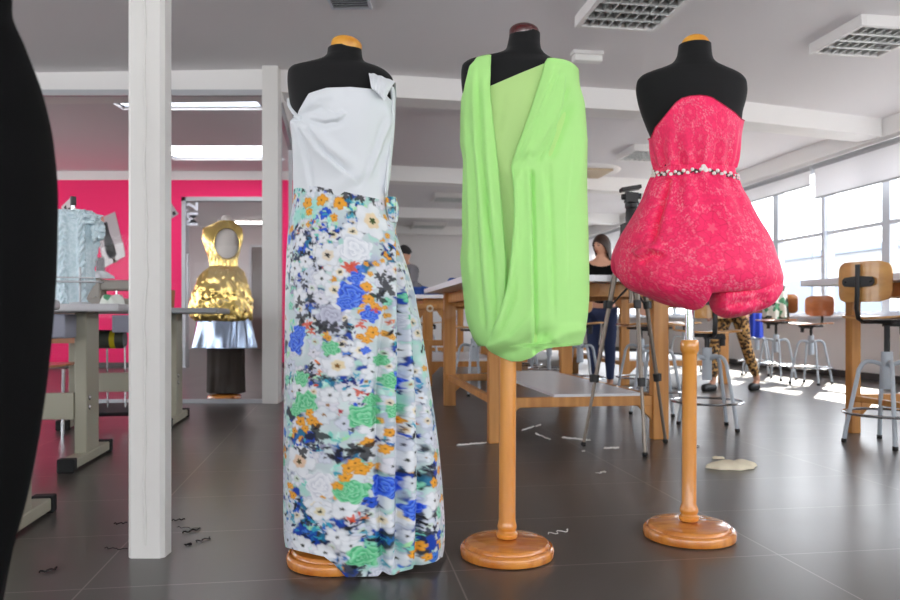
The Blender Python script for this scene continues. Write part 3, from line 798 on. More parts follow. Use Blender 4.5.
for x, y in poisson(9.5, 9000):
    c = rr.random()
    if c < .50: pt.flower(x, y, rr.uniform(5.2, 8.6), rr.choice(WHITES), rr.choice([(40,46,44),(70,76,60),(36,34,40),(150,110,60)]), rr.choice([None, None, (228,200,130), (190,214,180)]), n=rr.choice([4,5,5,6]), shade=(176,186,206))
    elif c < .62: cluster(x, y, 5, 7, rr.choice([BLUE, DARK, GREY, BLUE+AQUA]), (1.2, 2.8))
    elif c < .70: cluster(x, y, 6, 8, AQUA, (1.4, 3.0))
    elif c < .76: pt.flower(x, y, rr.uniform(3.4, 6), rr.choice([(120,206,170),(150,222,196)]), (40,120,90), shade=(70,170,130))
    elif c < .81: pt.flower(x, y, rr.uniform(3.4, 6), rr.choice([(50,100,220),(80,140,226)]), (14,24,90), shade=(20,44,150))
    elif c < .86: pt.rose(x, y, rr.uniform(6, 9), (204,208,220), (160,166,186), (232,235,240))
    elif c < .90:
        for _ in range(3): pt.flower(x+rr.uniform(-5,5), y+rr.uniform(-5,5), rr.uniform(2.2, 3.6), rr.choice([(236,168,56),(242,188,90)]), (120,60,20), shade=(214,132,36))
    elif c < .93: cluster(x, y, 3, 4, RED, (1, 2))
for _ in range(260):
    x, y = anyw(); pt.blot(x, y, rr.uniform(.7, 1.9), lin(rr.choice(DARK+BLUE+GREY+AQUA+RED)))
def at(fn, x, y, *a, **k): q = sy(x, y); fn(q[0], q[1], *a, **k)
WH = (234,236,240)
# the large motifs, where the photo shows them
for x, y, r in ((312,206,11),(300,215,10)): at(pt.soft, x, y, r, lin((150,222,206)), .8)
for a in ((306,214,12,14,AQUA),(322,224,13,18,AQUA+[(30,80,200)]),(355,215,12,16,BLUE),(330,238,12,18,BLUE),(310,248,12,20,BLUE+DARK),(300,232,9,12,GREY+DARK),(297,256,10,16,DARK),(318,262,8,10,DARK),
          (300,285,14,18,GREY),(322,308,16,26,GREY),(312,325,12,14,DARK+GREY),(336,322,10,10,DARK+GREY),(345,345,12,14,GREY),(352,385,14,24,BLUE),(362,398,10,14,BLUE+RED),(310,368,10,16,DARK+RED),(318,378,8,10,GREY+RED),
          (300,440,9,12,BLUE),(310,452,8,10,BLUE+DARK),(330,450,8,12,BLUE+GREY),(296,500,9,14,BLUE),(318,530,14,26,BLUE+DARK),(345,528,14,24,BLUE+DARK),(300,520,12,16,BLUE+DARK),(362,512,9,14,RED+GREY),(335,560,10,16,BLUE+DARK),(372,540,9,12,BLUE),
          (352,572,10,22,DARK),(382,440,8,14,BLUE+DARK),(415,385,8,12,BLUE),(410,430,8,12,BLUE+DARK),(425,470,8,14,DARK),(425,530,10,18,DARK),(396,330,8,12,GREY+DARK),(385,250,8,14,BLUE+DARK)):
    q = sy(a[0], a[1]); cluster(q[0], q[1], a[2], a[3], a[4], (1.4, 3.0))
for x, y, r in ((324,238,5),(301,240,7),(296,268,8),(330,262,9),(340,272,7),(352,232,10),(306,262,7),(322,278,8),(300,296,8),(335,290,9),(342,306,8),(318,250,6),(360,350,8),(372,372,8),(300,390,9),(330,395,8),(350,395,7),
                (343,508,10),(318,506,11),(302,545,9),(325,552,8),(338,536,8),(352,545,7),(405,460,10),(405,515,10),(402,350,8),(412,410,8),(430,500,9),(398,560,8),(382,520,8),(395,290,8),(372,430,9)):
    at(pt.flower, x, y, r, WH, (52,58,48), rr.choice([None, (240,216,150)]))
at(pt.flower, 371, 221, 18, WH, (64,84,44), (232,190,90)); at(pt.flower, 328, 255, 12, WH, (36,32,34), (226,200,150)); at(pt.flower, 338, 365, 12, WH, (120,80,20), (226,190,70))
at(pt.flower, 300, 461, 15, WH, (74,60,24), (226,160,50)); at(pt.flower, 321, 511, 9, WH, (40,44,36), (226,206,120))
at(pt.rose, 355, 249, 16, (222,226,232), (186,192,204), (244,245,248)); at(pt.rose, 321, 484, 14, (220,222,228), (186,190,204), (242,243,246)); at(pt.rose, 330, 316, 12, (176,178,198), (120,122,150), (220,222,234))
for x, y, r in ((352,294,15),(346,303,9),(296,342,13),(300,332,9),(370,314,10),(386,486,14),(412,508,12),(395,380,10),(356,278,8),(365,350,5)):
    at(pt.rose, x, y, r*.88, (36,86,222), (14,30,130), (130,176,246))
for x, y, r in ((306,402,14),(296,410,8),(331,348,9),(364,416,14),(352,491,14),(344,488,9),(363,556,13),(302,378,9),(388,380,9),(372,400,8),(380,360,7),(392,410,8)):
    at(pt.rose, x, y, r*.88, (92,196,136), (40,140,92), (180,234,200))
for x, y, r in ((308,203,6),(322,200,6),(340,203,7),(334,217,4),(310,212,4),(366,287,5),(368,299,5),(372,332,6),(366,340,4),(373,305,4),(301,421,5),(312,420,5),(306,428,4),(318,424,4),(310,412,4),(349,467,5),(356,463,5),(361,470,5),(346,476,5),(338,485,4),
                (384,448,5),(388,432,4),(432,456,5),(436,470,5),(430,482,5),(420,546,5),(412,552,5),(425,556,4),(368,442,5),(400,420,4),(398,230,5),(294,495,4),(392,246,5)):
    at(pt.flower, x, y, r*.98, (238,170,58), (120,64,20), shade=(222,142,40))
for x, y, r in ((352,266,5),(348,268,4),(360,325,3),(374,310,3),(308,325,4),(312,331,3),(358,392,3),(352,517,3)): at(pt.blot, x, y, r, lin((212,74,36)))
for x, y, r in ((384,289,7),(378,296,6),(379,277,5),(388,279,4),(317,433,8),(363,451,8),(354,448,5),(336,456,5),(322,325,6),(333,328,5),(302,318,6),(300,302,5),(346,325,4),(303,452,5),(292,206,4),(330,190,4),(345,194,5),(360,197,5),(304,190,3),(320,188,3),(372,200,4)):
    at(pt.blot, x, y, r, lin((20,20,24)), .3)
pt.wash()
FOLD = [([(395,220),(400,290),(402,360),(400,440),(398,566)], 3.6, .034, 'v', (.04, 0)),
        ([(392,280),(382,345),(376,400),(378,480),(384,570)], 3.4, .022, 'v', (.15, 0)),
        ([(398,224),(411,310),(418,400),(421,470),(417,566)], 3.4, .022, 'v', (.08, 0)),
        ([(394,215),(391,300),(389,400),(389,480),(390,570)], 7, .018, 'r', (.05, 0)),
        ([(397,216),(407,310),(410,400),(410,560)], 6, .016, 'r', (.06, 0)),
        ([(400,222),(420,330),(430,450),(432,560)], 7, .012, 'r', (.12, 0)),
        ([(390,222),(376,310),(362,390),(352,450),(348,545)], 12, .012, 's', (.1, .2)),
        ([(389,216),(352,252),(322,320)], 12, .006, 'r', (.2, .6)),
        ([(388,206),(345,198),(300,190)], 5, -.003, 'r', (.3, .4)),
        ([(368,450),(366,510),(362,572)], 6, -.012, 'r', (.4, 0)),
        ([(342,562),(362,552),(376,520)], 9, .012, 's', (.2, .5)),
        ([(290,540),(318,546),(346,562)], 6, -.007, 'r', (.3, .2)),
        ([(355,500),(350,540),(335,556)], 9, .008, 'r', (.4, .2))]
hem = [(280,546),(287,547),(300,551),(325,556),(335,563),(345,574),(352,581),(375,579),(382,572),(392,574),(415,567),(440,557),(446,548)]
waist = [(285,184),(297,184.5),(320,187),(345,192),(386,201),(400,201)]
def sway(PHI, Y, px, py):
    v = np.clip((Y-200)/360, 0, 1)
    return .006*v*np.sin(PHI*5+1.0+.004*Y)*np.clip(1.2-np.abs(PHI), 0, 1) + .012*v*np.sin(PHI*13)*np.clip((np.abs(PHI)-1.3), 0, 1)
A, wr_ = garment(PS, waist, hem, 190, 536, 540, 520, .004, FOLD, offn=sway, floor_clip=True)
phi_ = np.linspace(-PI, PI, 540, endpoint=False); vv = np.linspace(0, 1, 520)[:, None]
yt_ = edge(PS, waist, 190, phi_, 184); yb_ = edge(PS, hem, 536, phi_, 546)
YY = yt_[None] + (yb_-yt_)[None]*vv
L1 = f1.location.copy()
sk = MB().grid(A, True).obj('floral_skirt', 'floral', loc=L1, smooth=True, sharp=180)
set_print(sk, pt.sample(np.broadcast_to(phi_[None]*SS, YY.shape), YY))
tag(sk, 'long flower printed satin wrap skirt hanging to the floor under the white top', 'skirt')
# tied end at the hip
th_ = np.linspace(0, 2*PI, 40, endpoint=False)[None]; v_ = np.linspace(0, 1, 40)[:, None]
kx = 391 + 2*v_; kr = (3.4+2.8*np.sin(v_*PI*.8+.5)+ .8*np.sin(5*th_))
X_ = ((kx + kr*np.cos(th_)) - 450)/K*(D1-.03); D_ = D1-.035 + kr/K*D1*.9*np.sin(th_); Z_ = EYE+(HZ-(197.5+25*v_+0*th_))/K*(D1-.03)
Ak = np.stack([X_, D_, Z_], -1)
kn = MB().grid(Ak, True); kn.f.append(tuple(range(40))); kn.f.append(tuple(39*40+j for j in range(40)))
ko = kn.obj('tied_end', 'floral', sk, smooth=True, sharp=70); ko.location = -L1
set_print(ko, pt.sample(np.broadcast_to(-20+th_*7+0*v_, Ak.shape[:2]), np.broadcast_to(205+v_*26+0*th_, Ak.shape[:2])))

# ================================================================ WHITE TOP
PT = Prof(D1, [(66,291,392,.06),(80,290,394,.075),(92,292,394,.094),(105,295,393,.106),(118,296,391.5,.112),(130,295.5,390,.112),(145,295.5,388.5,.106),(165,295.5,387,.096),(185,295.5,386,.087),(200,295.5,386,.087),(212,294,388,.09)])
WT = [([(302,120),(325,152),(358,184)], 2.5, -.008, 'r', (.05,.3)), ([(301,123),(308,160),(313,196)], 2.5, -.006, 'r', (.05,.3)), ([(302,118),(325,124),(344,119)], 2.2, -.009, 'r', (0,.3)), ([(386,110),(374,150),(360,190)], 3, -.007, 'r', (.2,.2)),([(299,118),(322,123),(338,121),(345,114),(341,107)], 4.5, 0.0177, 'S', (0, .3)),
      ([(300,119),(325,126),(350,121)], 4, -0.0133, 'r', (0, .5)),
      ([(300,121),(318,150),(345,172),(362,188)], 6, 0.0177, 's', (0, .3)),
      ([(299,123),(306,160),(310,195)], 5, 0.0133, 's', (0, .3)),
      ([(300,122),(330,148),(372,180)], 6, 0.0111, 'r', (.1, .5)),
      ([(391,108),(380,150),(366,186)], 6, 0.0133, 's', (.2, .3)),
      ([(384,96),(388,140),(384,195)], 4, 0.0111, 'r', (.2, .2)),
      ([(303,113),(318,98),(345,93)], 5, 0.0088, 'r', (.3, .3)),
      ([(330,195),(350,178),(384,168)], 6, 0.0088, 'r', (.3, .5)),
      ([(300,117),(320,110),(332,112)], 4, -0.0133, 'r', (0, .5))]
top_ = [(285,120),(296,121),(300,113),(310,94),(327,88.5),(350,87.5),(372,89.5),(382,92),(388,99),(396,104)]
A, _ = garment(PT, top_, [(285,206),(400,206)], 96, 206, 300, 200, .005, WT, dmin=-.0045)
wt = MB().grid(A, True).obj('white_top', 'white_crepe', loc=L1, smooth=True, sharp=180, solid=.0015)
tag(wt, 'white draped one-shoulder top on the dress form with the floral skirt', 'top')
# shoulder strap: pleated band over the shoulder point
cen = [(378,95,-.100),(378.5,90,-.094),(379.5,84,-.076),(380.5,79,-.050),(381.5,75.5,-.012),(383,76,.03),(385,84,.06),(387,98,.085)]
rows = []
for i, (cx_, cy_, dd_) in enumerate(cen):
    w_ = [6.5,8,10,12,13.5,12.5,11,10][i]; d_ = D1+dd_
    rows.append([P(cx_+w_*s_, cy_+ ((6.5*s_ - 1.0*(1-s_*s_)) if i < 6 else 2*s_), d_) + Vector((0, -.0022*math.sin(s_*10.5+i*.3) - .004*(1-s_*s_), 0)) for s_ in np.linspace(-1, 1, 22)])
so = MB().grid(np.array([[tuple(p) for p in r] for r in rows])).obj('shoulder_strap', 'white_crepe', wt, smooth=True, sharp=180, solid=.003, sub=2); so.location = -L1
# gathered knot beside the bust, with the sling that runs back under the arm
kn = MB(); q = P(299.5, 118.5, D1-.062)
kn.ball(q, (.013, .013, .011), 14, 8)
kn.tube([q, P(294.5,112,D1-.03), P(291.5,106,D1-.005), P(290.5,100,D1+.03)], [.008,.012,.013,.012], 10, .55)
kn.tube([q, P(292.5,119.5,D1-.06)], [.006,.004], 8)
ko = kn.obj('side_knot', 'white_crepe', wt, smooth=True, sharp=80); ko.location = -L1
# loose edge that falls from the strap along the arm opening to the waist
lp = [(391,85,-.03,4.0),(393.5,97,-.012,3.2),(393,115,-.015,3),(391.5,140,-.02,3.2),(388,170,-.03,3.4),(385.5,198,-.035,3)]
rows = []
for x_, y_, dd_, w_ in lp:
    rows.append([P(x_+w_*math.cos(a)*.8, y_, D1+dd_) + Vector((0, .02*math.sin(a), 0)) for a in np.linspace(0, 2*PI, 16, endpoint=False)])
lo = MB().rings(rows).obj('draped_edge', 'white_crepe', wt, smooth=True, sharp=80, sub=1); lo.location = -L1

# ================================================================ LIME DRESS
PG = Prof(D2, [(57,482,568,.058),(62,474,573,.064),(75,467.5,574.5,.078),(90,465.5,575,.094),(105,466,575.5,.106),(125,466,577,.114),(150,465,579,.112),(180,464.5,581.5,.108),(210,464,583,.112),(250,464.5,584,.12),(290,466.5,584.5,.126),
               (315,469,583,.124),(332,474,580,.118),(345,481,577,.108),(352,492,566,.095),(362,505,545,.07)])
L2 = f2.location.copy()
gb = [(455,325),(470,338),(481,345),(490,349),(500,353),(515,357),(530,354),(540,346),(549,341),(560,343),(578,340),(592,325)]
A, _ = garment(PG, [(455,112),(468,108),(489,87),(520,73.5),(549,61.5),(560,64),(574,76),(590,82)], gb, 84, 335, 300, 200, .003, [
    ([(497,150),(507,260),(500,320)], 8, -.012, 'r'), ([(515,90),(500,150)], 6, .003, 'r'), ([(505,85),(498,140)], 4, -.002, 'r')], tuck=(.1, .25))
gd = MB().grid(A, True).obj('lime_dress', 'green_b', loc=L2, smooth=True, sharp=180)
tag(gd, 'short draped lime green dress on the dress form with dark red cap', 'dress')

def panel(prof, rows, m, n, off, cre, name, mat_, parent, L, wrapl=0.0, wrapr=0.0, solid=.002, drop=(0, 0)):
    """a cloth panel over the dress: rows (y, xl, xr) as seen; wrapl / wrapr = how far it runs on round the side"""
    ry = [r[0] for r in rows]
    y = np.linspace(ry[0], ry[-1], m); xl = pchip(ry, [r[1] for r in rows], y); xr = pchip(ry, [r[2] for r in rows], y)
    yp = y.copy()
    for _ in range(3):
        _, _, b_ = prof.at(yp); yp = HZ+(y-HZ)*(prof.d-b_)/prof.d
    pl, pr_ = prof.phi(xl, yp, off), prof.phi(xr, yp, off)
    pl = pl - wrapl*np.clip((-pl-.55)/.5, 0, 1)*np.clip((y-92)/35, 0, 1); pr_ = pr_ + wrapr*np.clip((pr_-.5)/.5, 0, 1)
    s = np.linspace(0, 1, n)[None]
    PHI = pl[:, None]+(pr_-pl)[:, None]*s
    tf = np.clip(1-(y[:, None]-y[0])/45, 0, 1)**2; yq = y[:, None]+tf*(drop[0]*(1-s)**2.2+drop[1]*s**2.2)
    _, _, bb = prof.at(yq)
    Y = HZ+(yq-HZ)*(prof.d-bb*np.cos(PHI))/prof.d
    lift = off*np.ones_like(PHI)
    ed = np.minimum(s/.06, 1) if not wrapl else np.ones_like(s)
    e2 = np.minimum((1-s)/.06, 1) if not wrapr else np.ones_like(s)
    lift = lift*np.clip(.45+.55*np.sqrt(ed*e2), 0, 1)
    A, N = prof.shell(Y, PHI, 0.0)
    px, py = proj(A)
    A = A + N*(lift+creases(px, py, cre))[..., None]
    o = MB().grid(A).obj(name, mat_, parent, smooth=True, sharp=180, solid=solid); o.location = -L
    return o
panel(PG, [(56,471,487.5),(62,469,488.5),(75,467,489),(90,465.5,489.5),(110,464,491),(150,463,495.5),(190,462,499.5),(230,462,503),(270,462.5,506),(300,465,505),(320,468,500),(335,473,495),(346,481,490)], 150, 60, .010,
    [([(484,150),(493,250),(498,330)], 2.2, -.010, 'r', (.3,.1)), ([(475,120),(480,230),(487,335)], 2.2, -.009, 'r', (.3,.1)), ([(478,60),(481,150),(489,260),(494,330)], 6, 0.0223, 's', (.1, .2)), ([(472,80),(472,180),(476,300)], 6, 0.0142, 's', (.2, .2)), ([(486,70),(490,160),(499,270)], 4, 0.0142, 'r', (.1, .2)), ([(466,140),(468,260)], 5, -0.0121, 'r')],
    'draped_panel', 'green_a', gd, L2, wrapl=.7, drop=(5, 0))
panel(PG, [(60,549,568),(64,546.5,572),(75,543.5,574),(90,538.5,575.5),(110,531.5,577),(130,524,579),(150,516.5,581),(167,511,583),(185,513,584),(215,514,585.5),(250,511.5,586),(282,508,586.5),(305,502.5,586),(325,495,584),(334,490.5,582.5),(339,487,581),(343,484.5,578),(346,483.5,562),(348,485.5,549),(352,490,540),(357,499,532),(361,511,521)], 260, 110, .013,
    [([(531,168),(533,250),(535,345)], 1.8, -.012, 'r', (.05,0)), ([(520,172),(519,250),(514,300),(500,340)], 2.0, -.009, 'r', (.1,.1)), ([(547,150),(551,250),(553,330)], 2.2, -.007, 'r', (.2,.2)), ([(556,75),(541,120),(521,168)], 1.6, -.007, 'r', (.1,.1)), ([(566,84),(556,125),(536,166)], 1.6, -.007, 'r', (.1,.1)), ([(553,64),(536,115),(514,166)], 5, 0.0142, 's', (.1, .1)), ([(558,68),(545,112),(524,163)], 5, 0.0142, 's', (.1, .1)), ([(563,74),(556,112),(532,160)], 5, 0.0142, 's', (.1, .1)),
     ([(569,100),(556,138),(546,165)], 4, 0.0162, 'v', (.25, .2)), ([(564,95),(548,150)], 5, 0.0101, 's', (.2, .2)), ([(572,80),(576,140),(570,220)], 7, 0.0162, 'r', (.2, .4)),
     ([(515,168),(514,240),(507,300),(492,342)], 7, 0.0162, 'r', (.1, .1)), ([(528,166),(531,240),(533,346)], 5, 0.0203, 's', (.06, 0)), ([(521,168),(521,240),(516,300)], 5, 0.0142, 's', (.1, .3)), ([(541,165),(546,240),(548,330)], 6, 0.0121, 's', (.1, .3)),
     ([(570,120),(563,220),(566,330)], 7, 0.0101, 's', (.2, .3)), ([(487,346),(512,336),(534,306)], 9, 0.0162, 's', (.1, .3)), ([(494,350),(515,351),(536,338),(550,318)], 6, -0.0142, 'r', (.2,.4)), ([(536,350),(545,336),(556,326)], 5, -0.0162, 'r', (0,.5)), ([(549,341),(562,332),(584,328)], 6, 0.0121, 'r', (.1,.3))],
    'gathered_panel', 'green_a', gd, L2, wrapr=.9, drop=(0, 17))
# ================================================================ PINK LACE DRESS
PK = Prof(D3, [(86,634,749,.080),(92,634.5,748.5,.086),(100,636,747,.093),(112,639.5,744,.102),(125,644.5,741.5,.108),(140,650.5,738.5,.110),(150,651.5,737.5,.104),(162,654,735.5,.096),(170,656,733.5,.09),(176,654,734.5,.094),(186,649.5,737.5,.108),(200,643.5,745.5,.125),(220,631.5,756,.15),(240,620,767.5,.175),
               (256,614.5,772.5,.19),(270,613.5,777,.195),(280,616.5,779.5,.192),(290,624,779,.185),(300,640,776,.17),(312,662,765,.15)])
L3 = f3.location.copy()
hem3 = [(600,266),(614,273),(622,287),(632,296),(640,300),(665,306.5),(690,310.5),(700,308),(708,301),(713,293),(725,292),(745,291),(770,289),(784,286),(795,280)]
PKC = [([(670,177),(663,203),(655,230),(650,249)], 3.2, .024, 'v', (.05, .25)), ([(675,177),(670,205),(664,240)], 7, .014, 'r', (.05, .3)), ([(662,178),(648,210),(636,245)], 8, .012, 'r', (.1, .4)), ([(634,256),(648,247),(664,249)], 4.5, .018, 'r', (.15, .3)), ([(638,263),(652,255),(668,257)], 3.5, .014, 'v', (.2, .3)),
       ([(680,178),(672,205),(668,235)], 6, -.010, 'r', (.05, .4)), ([(690,176),(690,210),(694,250)], 8, .006, 'r', (.05, .5)), ([(702,176),(708,205),(716,245)], 8, -.006, 'r', (.05, .5)), ([(715,176),(726,205),(742,250)], 8, .008, 'r', (.05, .5)), ([(724,177),(738,200),(756,240)], 6, -.006, 'r', (.05, .5)),
       ([(713,294),(720,280),(730,262)], 10, .010, 'S', (0, .5)), ([(640,300),(640,285),(634,270)], 9, -.008, 'r', (0, .5)), ([(668,306),(662,285),(664,262)], 9, .008, 'r', (0, .5)),
       ([(662,170),(660,150),(666,130)], 4, -.006, 'r', (0, .4)), ([(670,170),(668,145),(674,120)], 4, .004, 'r', (0, .4)), ([(683,169),(684,150)], 4, -.004, 'r', (0, .4)), ([(700,169),(702,150)], 5, .004, 'r', (0, .4)), ([(718,170),(720,150),(716,130)], 4, -.004, 'r', (0, .4)), ([(729,172),(732,150),(733,130)], 4, -.005, 'r', (0, .4))]
top3 = [(640,142),(652,138),(656,128),(664,118),(676,103),(682,98.5),(690,96.3),(700,95.6),(707,96.5),(712,98),(724,106),(734,113),(740,119),(750,124)]
def gath(PHI, Y, px, py):
    return .006*np.sin(PHI*15+1)*np.exp(-((Y-172)/26)**2)*(np.abs(Y-172) > 3) + .012*np.sin(PHI*6+.5)*np.clip((Y-200)/60, 0, 1)*np.clip(np.abs(PHI)-1.2, 0, 1)
N3, M3 = 640, 430
A, _ = garment(PK, top3, hem3, 140, 285, N3, M3, .003, PKC, tuck=(.13, .22), offn=gath, tuckphi=lambda p: 1-.85*np.exp(-((p-1.25)/.75)**2))
pk = MB().grid(A, True).obj('pink_dress', 'lace', loc=L3, smooth=True, sharp=180)
tag(pk, 'strapless bright pink lace dress with a puffed balloon skirt', 'dress')
# lace: flowers with darker piping on a pale net
PKB = lin((252, 44, 104))
lp = Paint(int(2*PI*80*3)+2, int(250*3), -PI*80, 84, 3.0, PKB)
r3 = random.Random(9)
gy, gx = np.mgrid[0:lp.h, 0:lp.w]
def fnoise(c):
    a = RNG.random((int(lp.h/c)+3, int(lp.w/c)+3)); y, x = gy/c, gx/c; i, j = y.astype(int), x.astype(int); fy, fx = y-i, x-j; fy, fx = fy*fy*(3-2*fy), fx*fx*(3-2*fx)
    return (a[i,j]*(1-fx)+a[i,j+1]*fx)*(1-fy)+(a[i+1,j]*(1-fx)+a[i+1,j+1]*fx)*fy
net = np.clip((fnoise(3.2)-.56)*6, 0, 1)*np.clip((fnoise(26)-.36)*4, 0, 1)
lp.a = lp.a*(1-.7*net[..., None]) + np.array(lin((252,140,158)), np.float32)*(.7*net[..., None])
lp.a *= (0.9+.16*fnoise(5))[..., None].astype(np.float32)
def motif(x, y, r, n=6):
    q = lp.win(x, y, r*1.15)
    if q is None: return
    sl, dx, dy = q; t = np.arctan2(dy, dx)+r3.uniform(0, 6.3); d = np.hypot(dx, dy); e = r*(.74+.28*np.abs(np.cos(n*t/2))**.8)
    lp.lay(sl, np.clip((e-d)*3+.5, 0, 1)*.93, PKB)
    lp.lay(sl, np.clip(.75-np.abs(d-e), 0, 1)*.6, lin((206,18,66)))
    e2 = e*.55; lp.lay(sl, np.clip(.6-np.abs(d-e2), 0, 1)*.55, lin((196,18,64)))
    lp.lay(sl, (np.abs(np.sin(n*t/2)) < .1)*(d < e)*(d > r*.25)*.4, lin((200,20,66)))
    hx = ((np.floor(dx*1.4)+np.floor(dy*1.4)) % 2)
    lp.lay(sl, np.clip((.25*r*(1+.35*np.sin(5*t+1))-d)*3+.5, 0, 1)*(.25+.35*hx), lin((248,120,140)))
    ringm = np.clip(1.6-np.abs(d-e-2.0), 0, 1)*(np.sin(t*n*4)*.5+.5 > .35)
    lp.lay(sl, ringm*.4*(RNG.random(d.shape) > .35), lin((250,130,150)))
def s3(x, y):
    yp = y
    for _ in range(3):
        ph_ = PK.phi(np.array(float(x)), np.array(float(yp))); b_ = PK.at(np.array(float(yp)))[2]; yp = HZ+(y-HZ)*(D3-b_*np.cos(ph_))/D3
    return float(ph_)*80, float(yp)
for _ in range(120): motif(r3.uniform(-250, 250), r3.uniform(92, 330), r3.uniform(4, 10), r3.choice([4, 5, 6, 5]))
for x, y, r in ((712,228,17),(740,264,17),(670,230,11),(678,298,13),(706,256,10),(640,272,12),(700,138,12),(722,120,10),(690,112,9),(668,150,9),(720,150,9),(684,160,8),(652,290,10),(690,196,11),(655,215,10),(730,205,10),(760,268,9),(680,270,10)):
    q = s3(x, y); motif(q[0], q[1], r, 6)
phi_ = np.linspace(-PI, PI, N3, endpoint=False); yt_ = edge(PK, top3, 140, phi_, 142); yb_ = edge(PK, hem3, 285, phi_, 266)
vv = np.concatenate([np.linspace(0, 1, M3), [1.02, 1.05, 1.09]])[:, None]
YY = yt_[None]+(yb_-yt_)[None]*vv
set_print(pk, lp.sample(np.broadcast_to(phi_[None]*80, YY.shape), YY))
# tucked-under lobe of the balloon hem
n_, m_ = 110, 130
xs_ = np.linspace(712.5, 779, m_)[:, None]; th_ = np.linspace(0, 2*PI, n_, endpoint=False)[None]
yb_l = pchip([712,715,720,727,740,750,768,778,783],[300,311,316,318.3,316.6,313.8,306.5,295,287], xs_)
yt_l = pchip([712,720,740,783],[290,284,281,280], xs_)
DD = D3-.065; yc_ = (yb_l+yt_l)/2; hh = (yb_l-yt_l)/2
pxl = xs_+0*th_; pyl = yc_+hh*np.sign(np.sin(th_))*np.abs(np.sin(th_))**.8
dp_ = .075*np.clip(hh/15, .25, 1)*np.cos(th_)
fr_ = np.clip(-np.cos(th_)*1.5, 0, 1)+0*xs_
dp_ = dp_ - fr_*creases(pxl, pyl, [([(716,306),(734,304),(764,296)], 4, -.014, 'r'), ([(730,318),(738,303),(742,292)], 5, .012, 'r'), ([(752,313),(757,300)], 5, -.010, 'r'), ([(745,316),(748,300)], 4, .006, 'r')])
Al = np.stack([(pxl-450)/K*DD, DD+dp_+0*pxl, EYE+(HZ-pyl)/K*DD], -1)
lb = MB().grid(Al, True); lb.f.append(tuple(range(n_))); lb.f.append(tuple((m_-1)*n_+j for j in range(n_)))
lo = lb.obj('turned_under_hem', 'lace', pk, smooth=True, sharp=180); lo.location = -L3
set_print(lo, lp.sample((pxl-700)*1.3, pyl+0*pxl-60))
# piping round the strapless edge
phx = np.linspace(-PI, PI, 160); ye = edge(PK, top3, 140, phx, 140); Ae, _ = PK.shell(ye, phx, .004)
eo = MB().tube([tuple(p) for p in Ae], .0016, 6).obj('neckline_piping', 'cord', pk, smooth=True); eo.location = -L3

# jewelled belt: chain of dark settings with clear stones
bt = thing('jewelled_belt', 'dark silver jewelled belt of clear stones around the pink dress waist', 'belt', L3)
def belt_pt(ph, dy=0, o=.004):
    x_ = np.array([ph]); yt = np.interp(math.sin(ph), [-1, -.6, -.1, .35, .8, 1], [174.5, 173, 170.5, 172.5, 177, 178.5]) if math.cos(ph) > 0 else 174.5+2*math.sin(ph)
    y_ = HZ+(yt+dy-HZ)*(D3-.095*math.cos(ph))/D3
    A, _ = PK.shell(np.array([y_]), x_, o); return Vector(A[0])-L3
ch_ = MB(); gm = MB(); rb = random.Random(3)
NB = 64
for i in range(NB):
    ph = -PI+2*PI*i/NB
    for dy in (-1.7, 1.7):
        p = belt_pt(ph, dy+.5*math.sin(i*1.7)); ch_.ball(p, .0028, 8, 5)
    if i % 2 == 0: ch_.tube([belt_pt(ph, -2), belt_pt(ph+.09, 2)], .0018, 6)
    else: ch_.tube([belt_pt(ph, 2), belt_pt(ph+.09, -2)], .0018, 6)
    if True:
        p = belt_pt(ph+.03, (-1.5 if i % 2 else 1.3)+rb.uniform(-.6, .6), .007); gm.ball(p, (lambda q_: (q_, q_*.8, q_))(rb.choice([.0042, .006, .0068])), 8, 6)
for ph in (-.02, .03, .01):
    gm.ball(belt_pt(ph, -2.6+ph*60, .009), (.009, .006, .009), 10, 6)
ch_.tube([belt_pt(-PI+2*PI*i/96, 0, .002) for i in range(97)], .0024, 6)
ch_.obj('chain', 'old_silver', bt, smooth=True); gm.obj('stones', 'gem', bt, smooth=True)

# ================================================================ DARK FORM CLOSE TO THE CAMERA
DB = 1.0
rows = [(-260,-116,1,0.05),(-220,-118,3,0.055),(-185,-136,5,0.06),(-150,-246,29,0.07),(-120,-268,35,0.09),(-60,-256,25,0.12),(-20,-221,3,0.11),(0,-216,3,0.105),(40,-224,17,0.115),(90,-238,34,0.135),(135,-246,42.5,0.148),(190,-252,46.5,0.152),(250,-251,45.5,0.15),(330,-246,40.5,0.145),(420,-234,30,0.14),(500,-221,17,0.13),(560,-211,2,0.125),(640,-196,-17,0.12)]
pb = Prof(DB, rows)
lb_ = Vector(((-95-450)/K*DB, DB, 0))
tb = thing('dress_form', 'black dress form in a fitted black dress looming blurred at the picture edge', 'dress form', lb_)
ph = np.linspace(-PI, PI, 64, endpoint=False)
y = np.linspace(-260, 30, 60)[:, None]
A, _ = pb.shell(np.broadcast_to(y, (60, 64)), np.broadcast_to(ph[None], (60, 64)), -.004)
b = MB().grid(A-np.array(lb_), True); b.f.append(tuple(range(64))); b.obj('body', 'jersey', tb, smooth=True, sharp=80)
MB().lathe([(.15,0),(.155,.012),(.152,.03),(.135,.036),(.13,.048),(.03,.056)], n=48).obj('base', 'varnish_base', tb, smooth=True)
MB().lathe([(.03,.056),(.027,.09),(.027,.5)], n=24).obj('pole', 'varnish', tb, smooth=True)
q = P(-49, -262, DB)-lb_; MB().lathe([(.075,-.01),(.078,.0),(.07,.02),(.05,.035),(.01,.042)], c=q, n=32).obj('neck_cap', 'cap_yellow', tb, smooth=True)
y = np.linspace(-70, 640, 150)[:, None]
A, N = pb.shell(np.broadcast_to(y, (150, 64)), np.broadcast_to(ph[None], (150, 64)))
